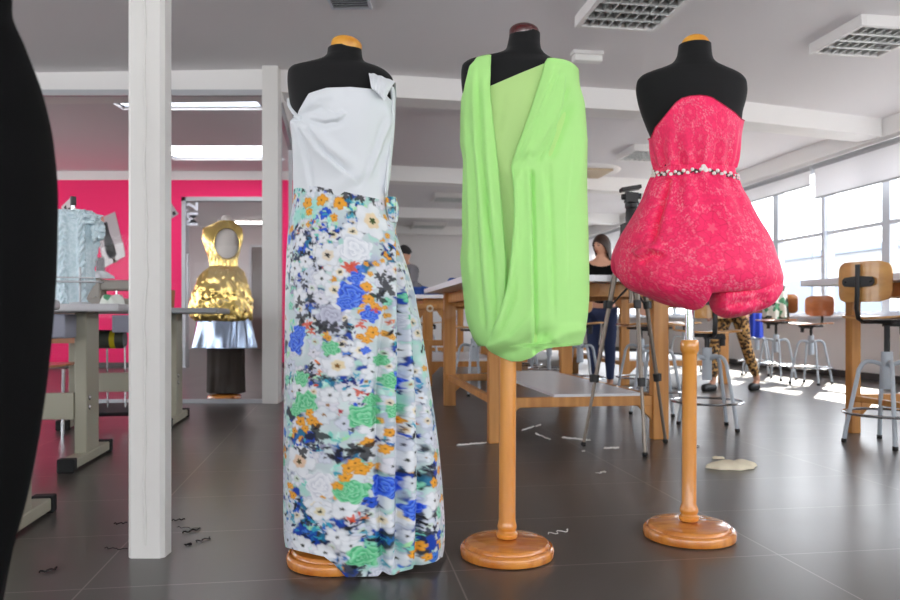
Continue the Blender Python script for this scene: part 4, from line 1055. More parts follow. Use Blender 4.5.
A = A + N*(.003*np.sin(ph*9+y*.01)*np.clip((y-150)/300, 0, 1))[..., None]
bd = MB().grid(A, True).obj('black_dress', 'black_cloth', loc=lb_, smooth=True, sharp=180)
tag(bd, 'fitted black dress on the blurred dress form beside the sewing benches', 'dress')
# ================================================================ WORK TABLES
def work_table(u0, u1, v0, v1, label, legs, shelf=None, rail=(.21, .27), apron=.085, drawer=False, lw=.05):
    uc, vc = (u0+u1)/2, (v0+v1)/2
    t = thing('work_table', label, 'table', R(uc, vc), TH, 'tall pine work tables')
    MB().bb((u0-uc, v0-vc, .965), (u1-uc, v1-vc, 1.0)).obj('tabletop', 'laminate', t, bevel=.004)
    e = MB()
    e.bb((u0-uc-.004, v0-vc-.004, .963), (u1-uc+.004, v0-vc, 1.001)); e.bb((u0-uc-.004, v1-vc, .963), (u1-uc+.004, v1-vc+.004, 1.001))
    e.bb((u0-uc-.004, v0-vc, .963), (u0-uc, v1-vc, 1.001)); e.bb((u1-uc, v0-vc, .963), (u1-uc+.004, v1-vc, 1.001))
    e.obj('edge_band', 'edge', t)
    la, lb, lc, ld = legs[0]-uc, legs[1]-uc, legs[2]-vc, legs[3]-vc
    for x in (la, lb):
        for y in (lc, ld):
            MB().bb((x-lw, y-min(lw, .035), 0), (x+lw, y+min(lw, .035), .965)).obj('leg', 'pine', t, bevel=.005)
    for y in (lc, ld):
        MB().bb((la+.05, y-.016, .965-apron), (lb-.05, y+.016, .963)).obj('apron', 'pine', t, bevel=.003)
        MB().bb((la+.05, y-.02, rail[0]), (lb-.05, y+.02, rail[1])).obj('rail', 'pine', t, bevel=.003)
        for s, x in ((1, la+.05), (-1, lb-.05)):
            MB().prism([(0,-.09),(s*.09,0),(0,0)], .03, Matrix.Translation((x, y, rail[0]))).obj('brace', 'pine', t)
    for x in (la, lb):
        MB().bb((x-.016, lc+.035, .965-apron), (x+.016, ld-.035, .963)).obj('apron', 'pine', t, bevel=.003)
        MB().bb((x-.02, lc+.035, rail[0]+.01), (x+.02, ld-.035, rail[1]-.005)).obj('rail', 'pine', t, bevel=.003)
    if shelf:
        MB().bb((shelf[0]-uc, shelf[2]-vc, rail[1]), (shelf[1]-uc, shelf[3]-vc, rail[1]+.018)).obj('shelf_board', 'laminate', t, bevel=.003)
    if drawer:
        MB().bb((la+.05, lc-.02, .62), ((la+lb)/2, lc+.3, .66)).obj('tool_shelf', 'pine', t, bevel=.003)
    return t
work_table(.73, 2.16, 4.2, 6.5, 'tall pine work table behind the lime dress with white board on its low shelf', (.93, 1.96, 4.42, 6.36), (1.28, 1.84, 4.4, 6.4))
work_table(.73, 2.16, 8.0, 10.3, 'tall pine work table piled with blue cloth beside the floral skirt', (.95, 1.96, 8.2, 10.1), (1.0, 1.8, 8.2, 10.1))
work_table(3.08, 4.85, 2.35, 4.66, 'white topped pine table by the windows with curved wooden stool in front', (3.32, 4.6, 2.6, 4.47), None, (.2, .25), lw=.033)
work_table(3.02, 4.6, 7.85, 10.0, 'tall pine work table behind the tripod and leopard print leggings', (3.14, 4.32, 8.0, 9.8), (3.2, 4.2, 8.0, 9.8), drawer=True)
work_table(.73, 2.16, 12.0, 14.3, 'distant pine work table beyond the cloth-piled one', (.95, 1.96, 12.2, 14.1), (1.0, 1.8, 12.2, 14.1))
work_table(2.85, 4.5, 12.0, 14.3, 'distant pine work table behind the dark-haired woman', (3.04, 4.26, 12.2, 14.1), (3.1, 4.2, 12.2, 14.1))

# wooden trestle with hung roll, in front of the cloth-piled table
q = P(431, HZ, 7.85); t = thing('trestle', 'small wooden trestle frame between the floral skirt and tall table leg', 'trestle', (q.x, q.y, 0), 0)
zt_, zb_, h = EYE+14/K*7.85, EYE-54/K*7.85, .155
for x in (-h, h): MB().bb((x-.028, -.03, 0), (x+.028, .03, zt_)).obj('post', 'pine', t, bevel=.004)
MB().bb((-h-.028, -.035, zt_-.055), (h+.028, .035, zt_)).obj('top_rail', 'pine', t, bevel=.004)
MB().bb((-h, -.025, .46), (h, .025, .52)).obj('rail', 'pine', t, bevel=.004)
for s in (-1, 1): MB().prism([(s*h*.84, .12), (s*h*.84, 0), (s*h*.3, 0)], .03, Matrix.Translation((0, 0, zt_-.055)) @ Matrix.Scale(-1, 4, (0,0,1))).obj('brace', 'pine', t)
MB().bb((-.02, -.02, .5), (.02, .02, zt_-.05)).obj('post', 'pine', t)
q2 = P(430, 308.5, 7.78); t = thing('tape_roll', 'cream tape roll hanging on the wooden trestle', 'tape roll', q2)
b = MB(); n = 24
b.rings([[Vector((r*math.cos(2*PI*k/n), y_, r*math.sin(2*PI*k/n))) for k in range(n)] for r, y_ in ((.02,-.02),(.037,-.02),(.037,.02),(.02,.02),(.02,-.02))], cap=False)
b.obj('roll', 'cream_cloth', t, smooth=True, sharp=40)
MB().tube([(0, .05, .0), (0, -.022, 0)], .008, 8).obj('peg', 'pine', t)

# ================================================================ SWIVEL STOOLS
def rrect(w, h, r, n=6, bulge=0.0):
    o = []
    for cx, cy, a0 in ((w/2-r, h/2-r, 0), (-w/2+r, h/2-r, PI/2), (-w/2+r, -h/2+r, PI), (w/2-r, -h/2+r, 1.5*PI)):
        for k in range(n+1): a = a0+PI/2*k/n; o.append((cx+r*math.cos(a), cy+r*math.sin(a)))
    return o
def curved_panel(w, h, r, bend, th, name, m, parent, mtx, vertical):
    """bent plywood panel: rounded outline, curved across its width"""
    nu, nv = 22, 16; top = []; bot = []
    for side in (0, 1):
        A = np.zeros((nv, nu, 3))
        for i in range(nv):
            y = -h/2+h*i/(nv-1); dy = max(0, abs(y)-(h/2-r)); hw = w/2-r+math.sqrt(max(r*r-dy*dy, 0))
            for j in range(nu):
                s = -1+2*j/(nu-1); x = hw*s; dz = bend*(x/(w/2))**2 + (th if side else 0)
                A[i, j] = (mtx @ Vector((x, dz, y)) if vertical else mtx @ Vector((x, y, dz - .25*bend*max(0, y/(h/2))**2)))
        (top if side else bot).append(A)
    a, b = bot[0], top[0]; B = MB(); B.grid(a); B.grid(b)
    o2 = nu*nv; rim = [(0, j) for j in range(nu)] + [(i, nu-1) for i in range(1, nv)] + [(nv-1, j) for j in range(nu-2, -1, -1)] + [(i, 0) for i in range(nv-2, 0, -1)]
    ids = [i*nu+j for i, j in rim]
    for k in range(len(ids)): p, q_ = ids[k], ids[(k+1) % len(ids)]; B.f.append((p, q_, q_+o2, p+o2))
    return B.obj(name, m, parent, smooth=True, sharp=40)
def stool(px, d, rz, seat, label, back=True, ply='ply', cloth=None, r=.215):
    q = P(px, HZ, d)
    t = thing('swivel_stool', label, 'stool', (q.x, q.y, 0), math.radians(rz), 'swivel workshop stools')
    curved_panel(.42, .40, .13, .014, .012, 'seat', ply, t, Matrix.Translation((0, .0, seat-.012)), False)
    MB().box((0,0,seat-.028), (.2,.2,.022)).obj('seat_plate', 'black', t, bevel=.006)
    b = MB(); b.tube([(.1,0,seat-.045),(.1,0,seat-.1)], .02, 10); b.box((.05,0,seat-.045),(.14,.03,.02)); b.obj('height_knob', 'black', t, smooth=True)
    MB().tube([(0,0,.40),(0,0,seat-.03)], .016, 14).obj('column', 'black', t, smooth=True)
    MB().tube([(0,0,.33),(0,0,.55)], .032, 18).obj('sleeve', 'grey_tube', t, smooth=True)
    for k in range(4):
        a = PI/4+PI/2*k; c, s = math.cos(a), math.sin(a)
        pr = [(.02,.47),(.07,.49),(.105,.492),(.13,.475),(.148,.44),(.155,.40),(r-.004,.12),(r+.012,.02)]
        pr2 = []
        for i in range(len(pr)-1):
            for f_ in (0, .5): pr2.append((pr[i][0]*(1-f_)+pr[i+1][0]*f_, pr[i][1]*(1-f_)+pr[i+1][1]*f_))
        pr2.append(pr[-1])
        l = MB().tube([(x*c, x*s, z) for x, z in pr2], .0125, 10).obj('leg', 'grey_tube', t, smooth=True)
        MB().tube([((r+.0125)*c,(r+.0125)*s,.024),((r+.014)*c,(r+.014)*s,0)], .0155, 10).obj('rubber_foot', 'rubber', l, smooth=True)
    MB().tube([(math.cos(2*PI*k/48)*(r+.018), math.sin(2*PI*k/48)*(r+.018), .185) for k in range(49)], .0085, 8).obj('foot_ring', 'steel', t, smooth=True)
    if back:
        zc = seat+.205
        bk = curved_panel(.335, .235, .06, .045, .011, 'backrest', ply, t, Matrix.Translation((0, -.245, zc)), True)
        f = MB()
        f.tube([(0,-.06,seat-.03),(0,-.2,seat-.032),(0,-.25,seat-.01),(0,-.268,seat+.05),(0,-.262,seat+.13),(0,-.258,zc+.1)], .016, 8, .45)
        f.obj('back_bracket', 'black', t, smooth=True)
        g = MB(); g.prism([(-.1,-.012),(-.085,-.026),(0,-.034),(.085,-.026),(.1,-.012),(.1,.012),(.085,.026),(0,.034),(-.085,.026),(-.1,.012)], .008, Matrix.Translation((0,-.254,zc+.0)))
        for x in (-.08,.08): g.ball((x,-.26,zc), .007, 8, 5)
        g.obj('cross_plate', 'black', t)
    return t
stool(887, 4.45, -65, .755, 'nearest swivel stool, pale curved backrest with black cross bracket, by the window table')
stool(963, 3.85, -50, .76, 'swivel stool cut by the picture edge, only a sliver of reddish backrest showing', ply='ply_red')
stool(707, 5.1, -8, .66, 'swivel stool standing right behind the pole of the pink dress form')
stool(776, 9.15, 125, .72, 'window side swivel stool nearer the pink dress hem, reddish backrest', ply='ply_red')
stool(811, 8.55, 128, .685, 'window side swivel stool between the other reddish one and the table leg', ply='ply_red')
stool(757, 9.9, 150, .73, 'far swivel stool holding blue jacket near the leopard leggings', ply='ply_red')
stool(657, 5.9, 60, .70, 'swivel stool half hidden behind the tripod and pink dress', back=False)
stool(641, 7.2, 20, .68, 'swivel stool seen under the work table just inside the tripod leg', ply='ply_red')
stool(580, 7.1, -25, .70, 'swivel stool at the lime dress edge, black bracket under the table')
stool(549, 8.4, 40, .66, 'swivel stool just below the lime dress hem', back=False)
stool(523, 9.2, 10, .66, 'swivel stool further back under the lime dress hem', back=False)
stool(474, 7.35, 30, .66, 'swivel stool under the table between the two tall legs beside lime dress', back=False)
stool(428, 11.4, 0, .68, 'small distant stool seen through the wooden trestle', back=False)
stool(684, 10.6, -60, .68, 'swivel stool behind the pink dress form pole, far under the table', back=False)

# ================================================================ CLOTH THINGS
def heap(name, label, cat, c, rx, ry, h, m, seed, rz=0, group=None, n=44):
    r_ = random.Random(seed); ph = [r_.uniform(0, 6.3) for _ in range(8)]
    rows = []
    for i in range(14):
        s = i/13; row = []
        for k in range(n):
            a = 2*PI*k/n; e = 1+.16*math.sin(2*a+ph[0])+.12*math.sin(3*a+ph[1])+.07*math.sin(7*a+ph[2])
            rr_ = math.cos(s*PI/2)**.7*e; z = h*math.sin(s*PI/2)*(1+.3*math.sin(3*a+ph[3]+s*4)*(1-s)) + h*.13*math.sin(5*a+ph[4]+6*s)*math.sin(s*PI)
            row.append((rx*rr_*math.cos(a), ry*rr_*math.sin(a), max(z, 0)+.002))
        rows.append(row)
    o = MB().rings([[Vector(p) for p in r] for r in rows]).obj(name, m, smooth=True, sharp=70)
    o.location = c; o.rotation_euler = (0, 0, rz); return tag(o, label, cat, group)
q = P(421, 297, 8.3); heap('folded_cloth', 'blue cloth lying on the far work table beside the floral skirt', 'cloth', (q.x, q.y, 1.002), .17, .13, .09, 'blue_cloth', 1)
q = P(414, 295, 8.75); heap('bag', 'dark bag heaped behind the blue cloth on the far work table', 'bag', (q.x-.05, q.y, 1.002), .16, .13, .17, 'grey_cloth', 2)
q = P(440, 297, 8.45); heap('folded_cloth', 'dark navy cloth at the table end past the blue cloth', 'cloth', (q.x, q.y, 1.002), .12, .1, .05, 'navy_cloth', 3)
q = P(446, 289, 6.3); heap('folded_cloth', 'small blue cloth on the tall table edge against the lime dress', 'cloth', (q.x+.09, q.y-.1, 1.002), .085, .07, .075, 'blue_cloth', 4)
# red cloth hanging behind the tall table leg
def hang(name, label, cat, px0, px1, py0, py1, d, m, folds=4, depth=.05, taper=1.0, seed=0):
    a, b = P(px0, py0, d), P(px1, py1, d); n = 40; rows = []; w = (b.x-a.x)/2; cx = (a.x+b.x)/2
    for i in range(20):
        s = i/19; z = a.z+(b.z-a.z)*s; ww = w*(taper+(1-taper)*s)
        rows.append([Vector((cx+ww*math.cos(t)*(1+.05*math.sin(5*t+s*3+seed)), d+(depth*(.6+.4*s))*math.sin(t)*(1+.25*math.sin(folds*2*t+seed+s)), z+.012*math.sin(3*t+seed)*(i == 19))) for t in [2*PI*k/n for k in range(n)]])
    o = MB().rings(rows).obj(name, m, loc=(cx, d, a.z), smooth=True, sharp=70); return tag(o, label, cat)
hang('hanging_cloth', 'dark red cloth hanging behind the tall table leg beside the floral skirt', 'cloth', 445, 456, 313, 349, 9.2, 'red_cloth', 3)
hang('jacket', 'navy and royal blue jacket hanging from the far stool beside leopard leggings', 'jacket', 747, 763, 313, 337, 9.75, 'royal_cloth', 3, .09, .8, 2)
hang('jacket', 'white and green patterned jacket draped over stool beside the pink hem', 'jacket', 763, 789, 286, 318, 9.25, 'sprig', 4, .12, .75, 4)
heap('rag', 'crumpled cream rag on the dark floor beside the pink dress form', 'rag', (G(736, 469).x, G(736, 469).y+.03, 0), .115, .075, .034, 'cream_cloth', 8, .25)
q = G(718, 459); heap('rag', 'tiny cream scrap touching the floor behind the crumpled rag', 'rag', (q.x, q.y, 0), .03, .016, .012, 'cream_cloth', 9)

def strip(px0, py0, px1, py1, w, m, label, name='fabric_scrap', cat='scrap', group=None, wig=.012, thread=False):
    a, b = G(px0, py0), G(px1, py1); n = 14; dirv = (b-a).normalized(); pr_ = Vector((-dirv.y, dirv.x, 0)); rs = random.Random(int(px0*7+py0))
    pts = [a.lerp(b, i/(n-1)) + pr_*(wig*math.sin(i*1.1+rs.uniform(0,1))*rs.uniform(.3,1)) for i in range(n)]
    B = MB()
    if thread:
        B.tube([p+Vector((0,0,w+.001+.003*abs(math.sin(i)))) for i, p in enumerate(pts)], w, 6)
    else:
        rows = [[p-pr_*w*(.5+.3*math.sin(i*.8))+Vector((0,0,.002)), p+Vector((0,0,.006+.005*abs(math.sin(i*1.3)))), p+pr_*w*(.5+.3*math.cos(i*.9))+Vector((0,0,.002))] for i, p in enumerate(pts)]
        B.grid(np.array([[tuple(q_) for q_ in r] for r in rows]))
    o = B.obj(name, m, loc=(a.x, a.y, 0), smooth=True, sharp=60, solid=0 if thread else .002)
    return tag(o, label, cat, group)
for a in ((457,446,487,443.5,.012,'long pale scrap on the floor between floral skirt and lime form pole'),(522,431,534,427,.012,'pale scrap sloping on the floor just past the lime form pole'),(536,427,541,425,.008,'tiny pale scrap beside the sloping one under the work table'),
          (535,434,550,440,.012,'pale strip pointing toward the tripod foot under the work table'),(562,438,590,441,.02,'broad pale scrap lying at the tripod foot'),(604,449,619,448.5,.010,'thin pale scrap between two tripod feet'),
          (492,437,497,436,.010,'tiny pale scrap touching the lime form pole side'),(700,447,690,446,.006,'thin pale scrap beside the pink form pole'),(582,452,585,452,.008,'pale speck of cloth before the tripod foot')):
    strip(*a[:4], a[4]*.6, 'scrap', a[5], group='pale scraps on the floor', wig=.006)
for i, a in enumerate(((549,535,570,531,.0016,'tangle of white thread on the floor beside the lime form base'),(597,474,606,472,.0012,'faint white thread curl before the tripod'))):
    strip(*a[:5], 'scrap', a[5], 'thread', 'thread', 'white thread bits', .02, True)
for a in ((183,534,201,530,.004,'thickest black thread tuft beside the white column'),(197,543,211,538.5,.003,'black thread bit nearer than the thickest tuft by the column'),(187,546.5,191.5,544.5,.003,'tiny black thread speck by the white column'),(172,521.5,185,520.5,.003,'black thread close behind the white column edge'),
          (114,525,127,524,.003,'black thread poking out from behind the white column'),(40,574,58,569.5,.004,'black thread tuft on the floor by the blurred black dress'),(104,549,126,550.5,.002,'faint dark thread on the floor before the white column'),(176,528,198,529.5,.0012,'long fine black thread above the thickest tuft')):
    strip(*a[:4], a[4]*.7, 'thread_black', a[5], 'thread', 'thread', 'black thread bits by the column', .012, True)

# ================================================================ TRIPOD
tc_ = Vector((1.044, 4.32, 0)); t = thing('tripod', 'camera tripod with grey legs and black pan head behind the pink dress', 'tripod', tc_)
hub = Vector((0, 0, EYE+88/K*4.32))
for px, py in ((583.5,446),(645,456.5),(665.5,443)):
    f = G(px, py)-tc_; f.z = .012; dh = Vector((f.x, f.y, 0)).normalized(); top = hub+dh*.045
    l = MB(); l.tube([top, top.lerp(f, .36)], .0155, 12); l.tube([top.lerp(f, .34), top.lerp(f, .70)], .0125, 12); l.tube([top.lerp(f, .68), f], .0095, 12)
    lo = l.obj('leg', 'bronze_tube', t, smooth=True)
    for s_ in (.345, .69):
        c = MB(); c.tube([top.lerp(f, s_-.018), top.lerp(f, s_+.018)], .021, 12); c.box(top.lerp(f, s_)+dh*.02, (.03,.014,.045)); c.obj('clamp', 'black', lo, bevel=.002)
    MB().ball(f, (.016,.016,.014), 12, 8).obj('rubber_foot', 'rubber', lo, smooth=True)
    MB().tube([top.lerp(f, .36), Vector((0,0,hub.z-.31))], .006, 8).obj('spreader', 'black', t, smooth=True)
b = MB(); b.lathe([(.03,-.03),(.062,-.02),(.062,.03),(.03,.045)], c=hub, n=24); b.obj('hub', 'black', t, smooth=True)
MB().tube([(0,0,hub.z-.42),(0,0,hub.z+.13)], .014, 14).obj('centre_column', 'bronze_tube', t, smooth=True)
MB().lathe([(.018,.04),(.032,.045),(.034,.07),(.03,.12),(.026,.13)], c=hub, n=20).obj('crank_collar', 'black', t, smooth=True)
z0 = hub.z+.12
b = MB(); b.lathe([(.03,0),(.036,.01),(.036,.03),(.028,.04)], c=(0,0,z0), n=20); b.box((0,0,z0+.065),(.07,.05,.06), Matrix.Rotation(.1,3,'Y')); b.tube([(-.055,0,z0+.07),(.055,0,z0+.075)], .017, 12); b.obj('pan_head', 'black', t, smooth=True)
MB().box((-.005,0,z0+.118),(.115,.075,.022), Matrix.Rotation(-.16,3,'Y')).obj('camera_plate', 'black', t, bevel=.004)
MB().tube([(.02,-.02,z0+.06),(.1,.09,z0-.02),(.16,.2,z0-.1)], [.006,.006,.011], 10).obj('pan_handle', 'black', t, smooth=True)

# ================================================================ SEWING BENCHES
def bench(u_leg, v, over, label, top_m, depth=.6, length=1.25, pedal=False, drawers=True, z=.82):
    t = thing('sewing_bench', label, 'bench', R(u_leg, v), TH, 'industrial sewing benches')
    MB().bb((over-length, -depth/2, z-.04), (over, depth/2, z)).obj('tabletop', top_m, t, bevel=.012)
    for x in (0, over-length+.25):
        l = MB().bb((x-.03, -.1, .05), (x+.03, .1, z-.04)).obj('leg', 'frame_green', t, bevel=.006)
        f = MB().bb((x-.035, -.27, .012), (x+.035, .27, .06)).obj('foot', 'frame_green', l, bevel=.006)
        for s in (-1, 1): MB().bb((x-.04, s*.29-.025, .0), (x+.04, s*.29+.025, .068)).obj('end_cap', 'rubber', l, bevel=.006)
        for zz in (.29, .34): MB().ball((x+.032, -.06, zz), (.006,.014,.014), 10, 6).obj('bolt', 'steel', l, smooth=True)
    MB().bb((over-length+.28, -.11, .235), (-.03, -.075, .37)).obj('stretcher', 'frame_green', t, bevel=.004)
    if drawers: MB().bb((-.36, -.26, z-.17), (-.02, .1, z-.05)).obj('drawer', 'drawer', t, bevel=.008)
    if pedal:
        mo = MB().tube([(-.58,-.02,.6),(-.34,-.02,.6)], .065, 20).obj('motor', 'motor', t, smooth=True)
        MB().tube([(-.43,-.02,.6),(-.395,-.02,.6)], .066, 20).obj('sticker', 'yellow', mo, smooth=True)
        MB().box((-.42, .0, .1), (.26,.2,.03), Matrix.Rotation(.25,3,'X')).obj('pedal', 'black', t, bevel=.006)
        for x in (-.46,-.34): MB().tube([(x,.0,.11),(x,-.02,.55)], .007, 8).obj('pedal_rod', 'steel', t, smooth=True)
    else:
        MB().box((-.5,0,.12),(.24,.22,.03), Matrix.Rotation(.2,3,'X')).obj('pedal', 'black', t, bevel=.006)
    return t
bench(-1.31, 4.16, .24, 'pale topped sewing bench beside the blurred black dress', 'bench_top')
bench(-1.17, 5.62, .34, 'grey topped sewing bench standing behind the white column', 'bench_top_grey', pedal=True)
bench(-1.13, 2.80, .06, 'sewing bench almost hidden behind the blurred black dress, one foot showing', 'bench_top', drawers=False)

# chair at the pale bench
q = P(46, HZ, 4.85); t = thing('workshop_chair', 'brown wooden chair with chrome legs tucked behind the pale sewing bench', 'chair', (q.x, q.y, 0), math.radians(185))
curved_panel(.4, .38, .06, .012, .014, 'seat', 'ply_red', t, Matrix.Translation((0, 0, .44)), False)
curved_panel(.4, .2, .06, .05, .012, 'backrest', 'ply_red', t, Matrix.Translation((0, -.2, .68)), True)
for x in (-.17, .17):
    MB().tube([(x, .16, 0), (x, .15, .43)], .011, 10).obj('leg', 'steel', t, smooth=True)
    MB().tube([(x, -.2, 0), (x, -.17, .43), (x, -.2, .75)], .011, 10).obj('leg', 'steel', t, smooth=True)

# sewing machine on the grey bench
q = P(103, HZ, 5.45); t = thing('sewing_machine', 'beige grey overlock sewing machine on the grey bench next to the white column', 'sewing machine', (q.x, q.y, .82), TH)
MB().bb((-.22,-.1,0),(.26,.12,.07)).obj('bed', 'machine', t, bevel=.012)
MB().bb((-.2,-.07,.06),(.0,.1,.215)).obj('head', 'machine', t, bevel=.012)
MB().bb((-.02,-.05,.13),(.26,.1,.205)).obj('arm', 'machine', t, bevel=.015)
b = MB()
for x in (-.17,-.1,-.03):
    for z in (.085,.195): b.ball((x,-.072,z), .006, 8, 5)
b.obj('screw', 'steel', t, smooth=True)
MB().tube([(.255,.02,.15),(.3,.02,.15)], .06, 24).obj('hand_wheel', 'black', t, smooth=True)
MB().tube([(.1,-.02,.07),(.1,-.02,.14)], .006, 8).obj('needle_bar', 'steel', t, smooth=True)
q = P(113, HZ, 5.25); heap('folded_cloth', 'grey green and white cloth bundle in front of the sewing machine', 'cloth', (q.x, q.y, .822), .085, .06, .085, 'sprig', 12)
q = P(173, HZ, 5.4); 
card = MB().bb((-.035,-.004,0),(.035,.004,.13)).obj('card', 'cardboard'); card.location = (q.x-.03, q.y, .822); card.rotation_euler = (0, .06, .3)
tag(card, 'small brown card leaning on the grey bench beside the column', 'card')
# thread stand on the pale bench
q = P(80, HZ, 3.98); t = thing('thread_stand', 'flat metal thread stand on the pale sewing bench under the lace bodice', 'thread stand', (q.x, q.y, .82), TH)
MB().tube([(.0,0,0),(.0,0,.2)], .006, 10).obj('post', 'alu', t, smooth=True)
MB().bb((-.11,-.06,.118),(.11,.04,.126)).obj('plate', 'alu', t, bevel=.002); MB().box((-.02,-.05,.142),(.2,.05,.006), Matrix.Rotation(.3,3,'Z')).obj('tray', 'alu', t)
MB().lathe([(.05,0),(.05,.012),(.01,.016)], n=20).obj('foot_disc', 'alu', t, smooth=True)

# garment stand with the pale blue lace bodice
DL = 4.2; q = P(67, HZ, DL); t = thing('garment_stand', 'thin metal garment stand carrying the pale blue lace bodice', 'stand', (q.x, q.y+.02, .82))
zt = EYE+(HZ-200)/K*DL-.82
MB().tube([(0,.05,.02),(0,.05,zt)], .010, 12).obj('pole', 'steel', t, smooth=True)
MB().lathe([(.1,0),(.1,.012),(.02,.02)], c=(0,.05,0), n=30).obj('foot_disc', 'black', t, smooth=True)
MB().tube([(0,.05,zt-.02),(0,.05,zt+.03)], .016, 12).obj('top_cap', 'black', t, smooth=True)
a, b_ = P(62, 210, DL)-t.location, P(99, 217, DL)-t.location
MB().tube([a, b_], .014, 10, .5).obj('cross_bar', 'alu', t, smooth=True)
PL = Prof(DL, [(210,58,90,.05),(216,54,95,.07),(226,52,97,.085),(240,51,95,.09),(255,50,93.5,.088),(270,49.5,92.5,.088),(282,49,93,.09),(296,48,86,.09),(306,46,82,.09)])
ph = np.linspace(-PI, PI, 220, endpoint=False)[None]; y = np.linspace(211, 306, 190)[:, None]
PH, YL = np.broadcast_to(ph, (190, 220)), np.broadcast_to(y, (190, 220))
A, N = PL.shell(YL, PH); px, py = proj(A)
colm = np.clip(np.cos((px-64)/17*2*PI)*1.5+.2, 0, 1)
D_ = colm*(.016+.02*np.abs(np.sin(py*.42+np.sin(px*.7)))*np.abs(np.sin(px*.55+py*.13))) + .012*np.clip((224-py)/12, 0, 1)*np.abs(np.sin(px*.9+py*.5))
A = A+N*D_[..., None]
LL = Vector((q.x, q.y, EYE))
lb = MB().grid(A, True).obj('lace_bodice', 'ice_lace', loc=LL, smooth=True, sharp=60); tag(lb, 'pale blue lace bodice with ruffled columns hanging before the magenta wall', 'garment')
r_ = random.Random(4); f = MB()
for i in range(46):
    s = i/45; px_ = 56+s*38+r_.uniform(-2, 2); py_ = 214+r_.uniform(-3, 6)+4*s; f.ball(P(px_, py_, DL-.07+r_.uniform(-.02, .05)), (r_.uniform(.012,.022), .014, r_.uniform(.01,.018)), 8, 5)
o = f.obj('ruffle', 'ice_lace', lb, smooth=True); o.location = -LL
f = MB()
for i in range(26): f.ball(P(93+r_.uniform(0, 9), 224+r_.uniform(0, 17), DL-.03+r_.uniform(-.03,.03)), (r_.uniform(.014,.026), .02, r_.uniform(.012,.022)), 8, 5)
o = f.obj('cap_sleeve', 'ice_lace', lb, smooth=True); o.location = -LL
heap('folded_cloth', 'pale white cloth lying on the sewing machine beside the lace bodice', 'cloth', (P(97, HZ, 5.4).x, 5.42, 1.035), .09, .06, .05, 'white_crepe', 15)

# pictures on the magenta wall
def sheet(name, label, cat, pts, m, d=YW-.012):
    q0 = P(*pts[0], d); v = [P(x, y, d)-q0 for x, y in pts]
    b = MB(); n = len(v); b.add(v + [p+Vector((0,.004,0)) for p in v], [tuple(range(n)), tuple(reversed(range(n, 2*n)))] + [(i, (i+1)%n, (i+1)%n+n, i+n) for i in range(n)])
    o = b.obj(name, m); o.location = q0; return tag(o, label, cat) if label else o
def mark(parent, pts, m, name, d=YW-.014):
    q0 = parent.location; v = [P(x, y, d)-Vector(q0) for x, y in pts]; n = len(v)
    return MB().add(v + [p+Vector((0,.001,0)) for p in v], [tuple(range(n)), tuple(reversed(range(n, 2*n)))] + [(i, (i+1)%n, (i+1)%n+n, i+n) for i in range(n)]).obj(name, m, parent)
s = sheet('poster', 'tilted fashion photograph of a person in a long dark dress on the magenta wall', 'poster', [(94,221),(115,211.5),(125.5,256),(104,268)], 'photo_grey')
mark(s, [(101,248),(123,242),(125.3,256),(104,267.8)], 'paper', 'pale_floor')
mark(s, [(103.5,223),(107,221.5),(109.5,233),(113.5,243),(116.8,254),(115,257),(109,258.5),(105.5,252),(104,240),(105.2,231)], 'ink', 'printed_dress')
mark(s, [(100.4,217.8),(103.6,217),(104.4,221.5),(102.3,223.5),(100.8,221.5)], 'skin_print', 'printed_head')
mark(s, [(112.2,258),(114.4,257.5),(117.5,262),(115.5,263.5),(113,261.5)], 'skin_print', 'printed_foot')
s = sheet('paper_sheet', 'white sheet with dark scribble pinned above the lace bodice', 'paper', [(61,207),(70,198),(78,212.5),(69,222)], 'paper')
for a in ([(64,207),(66,205),(67,210),(65,211)], [(68,208),(70,207.5),(70.5,209.5),(68.5,210)], [(72,206),(73.5,205.5),(74,207.5),(72.5,208)]): mark(s, a, 'ink', 'scribble')
s = sheet('paper_sheet', 'small grey card with a dark square on the magenta wall next to the glass door', 'paper', [(166,205),(171,202.5),(178.5,214),(170,219.5),(165,214)], 'photo_grey')
mark(s, [(172,212),(175,211),(176,214.5),(173,215.5)], 'ink', 'dark_square')
s = sheet('paper_sheet', 'small dark grey swatch pinned at the lower edge of the fashion photograph', 'paper', [(96,258),(104,257),(105,273),(96,273)], 'grey_cloth', YW-.02)

# ================================================================ GOLD DRESS BEHIND THE GLASS
DG = 6.98
q = P(224.5, HZ, DG); LG = Vector((q.x, q.y, 0)); t = thing('dress_form', 'cream dress form with bare oval back behind the glass, in gold dress', 'dress form', LG)
pg = Prof(DG, [(219,221.5,232,.045),(224,221,233,.05),(227,213,236,.055),(231,207,240,.07),(240,208,239,.09),(252,209,238,.1),(265,211,236,.085),(285,206,243,.11),(300,207,243,.11)])
ph = np.linspace(-PI, PI, 48, endpoint=False); y = np.linspace(219, 300, 60)[:, None]
A, _ = pg.shell(np.broadcast_to(y, (60, 48)), np.broadcast_to(ph[None], (60, 48)))
b = MB().grid(A-np.array(LG), True); b.f.append(tuple(range(48))); b.f.append(tuple(59*48+j for j in range(48))); b.obj('body', 'cream_form', t, smooth=True, sharp=70)
MB().lathe([(.045,0),(.046,.012),(.035,.03),(.01,.036)], c=P(226.5, 219, DG)-LG, n=24).obj('neck_cap', 'cream_form', t, smooth=True)
MB().lathe([(.15,0),(.155,.012),(.15,.03),(.135,.04),(.03,.05)], n=48).obj('base', 'varnish_base', t, smooth=True)
MB().lathe([(.026,.05),(.026,.9)], n=20).obj('pole', 'varnish', t, smooth=True)
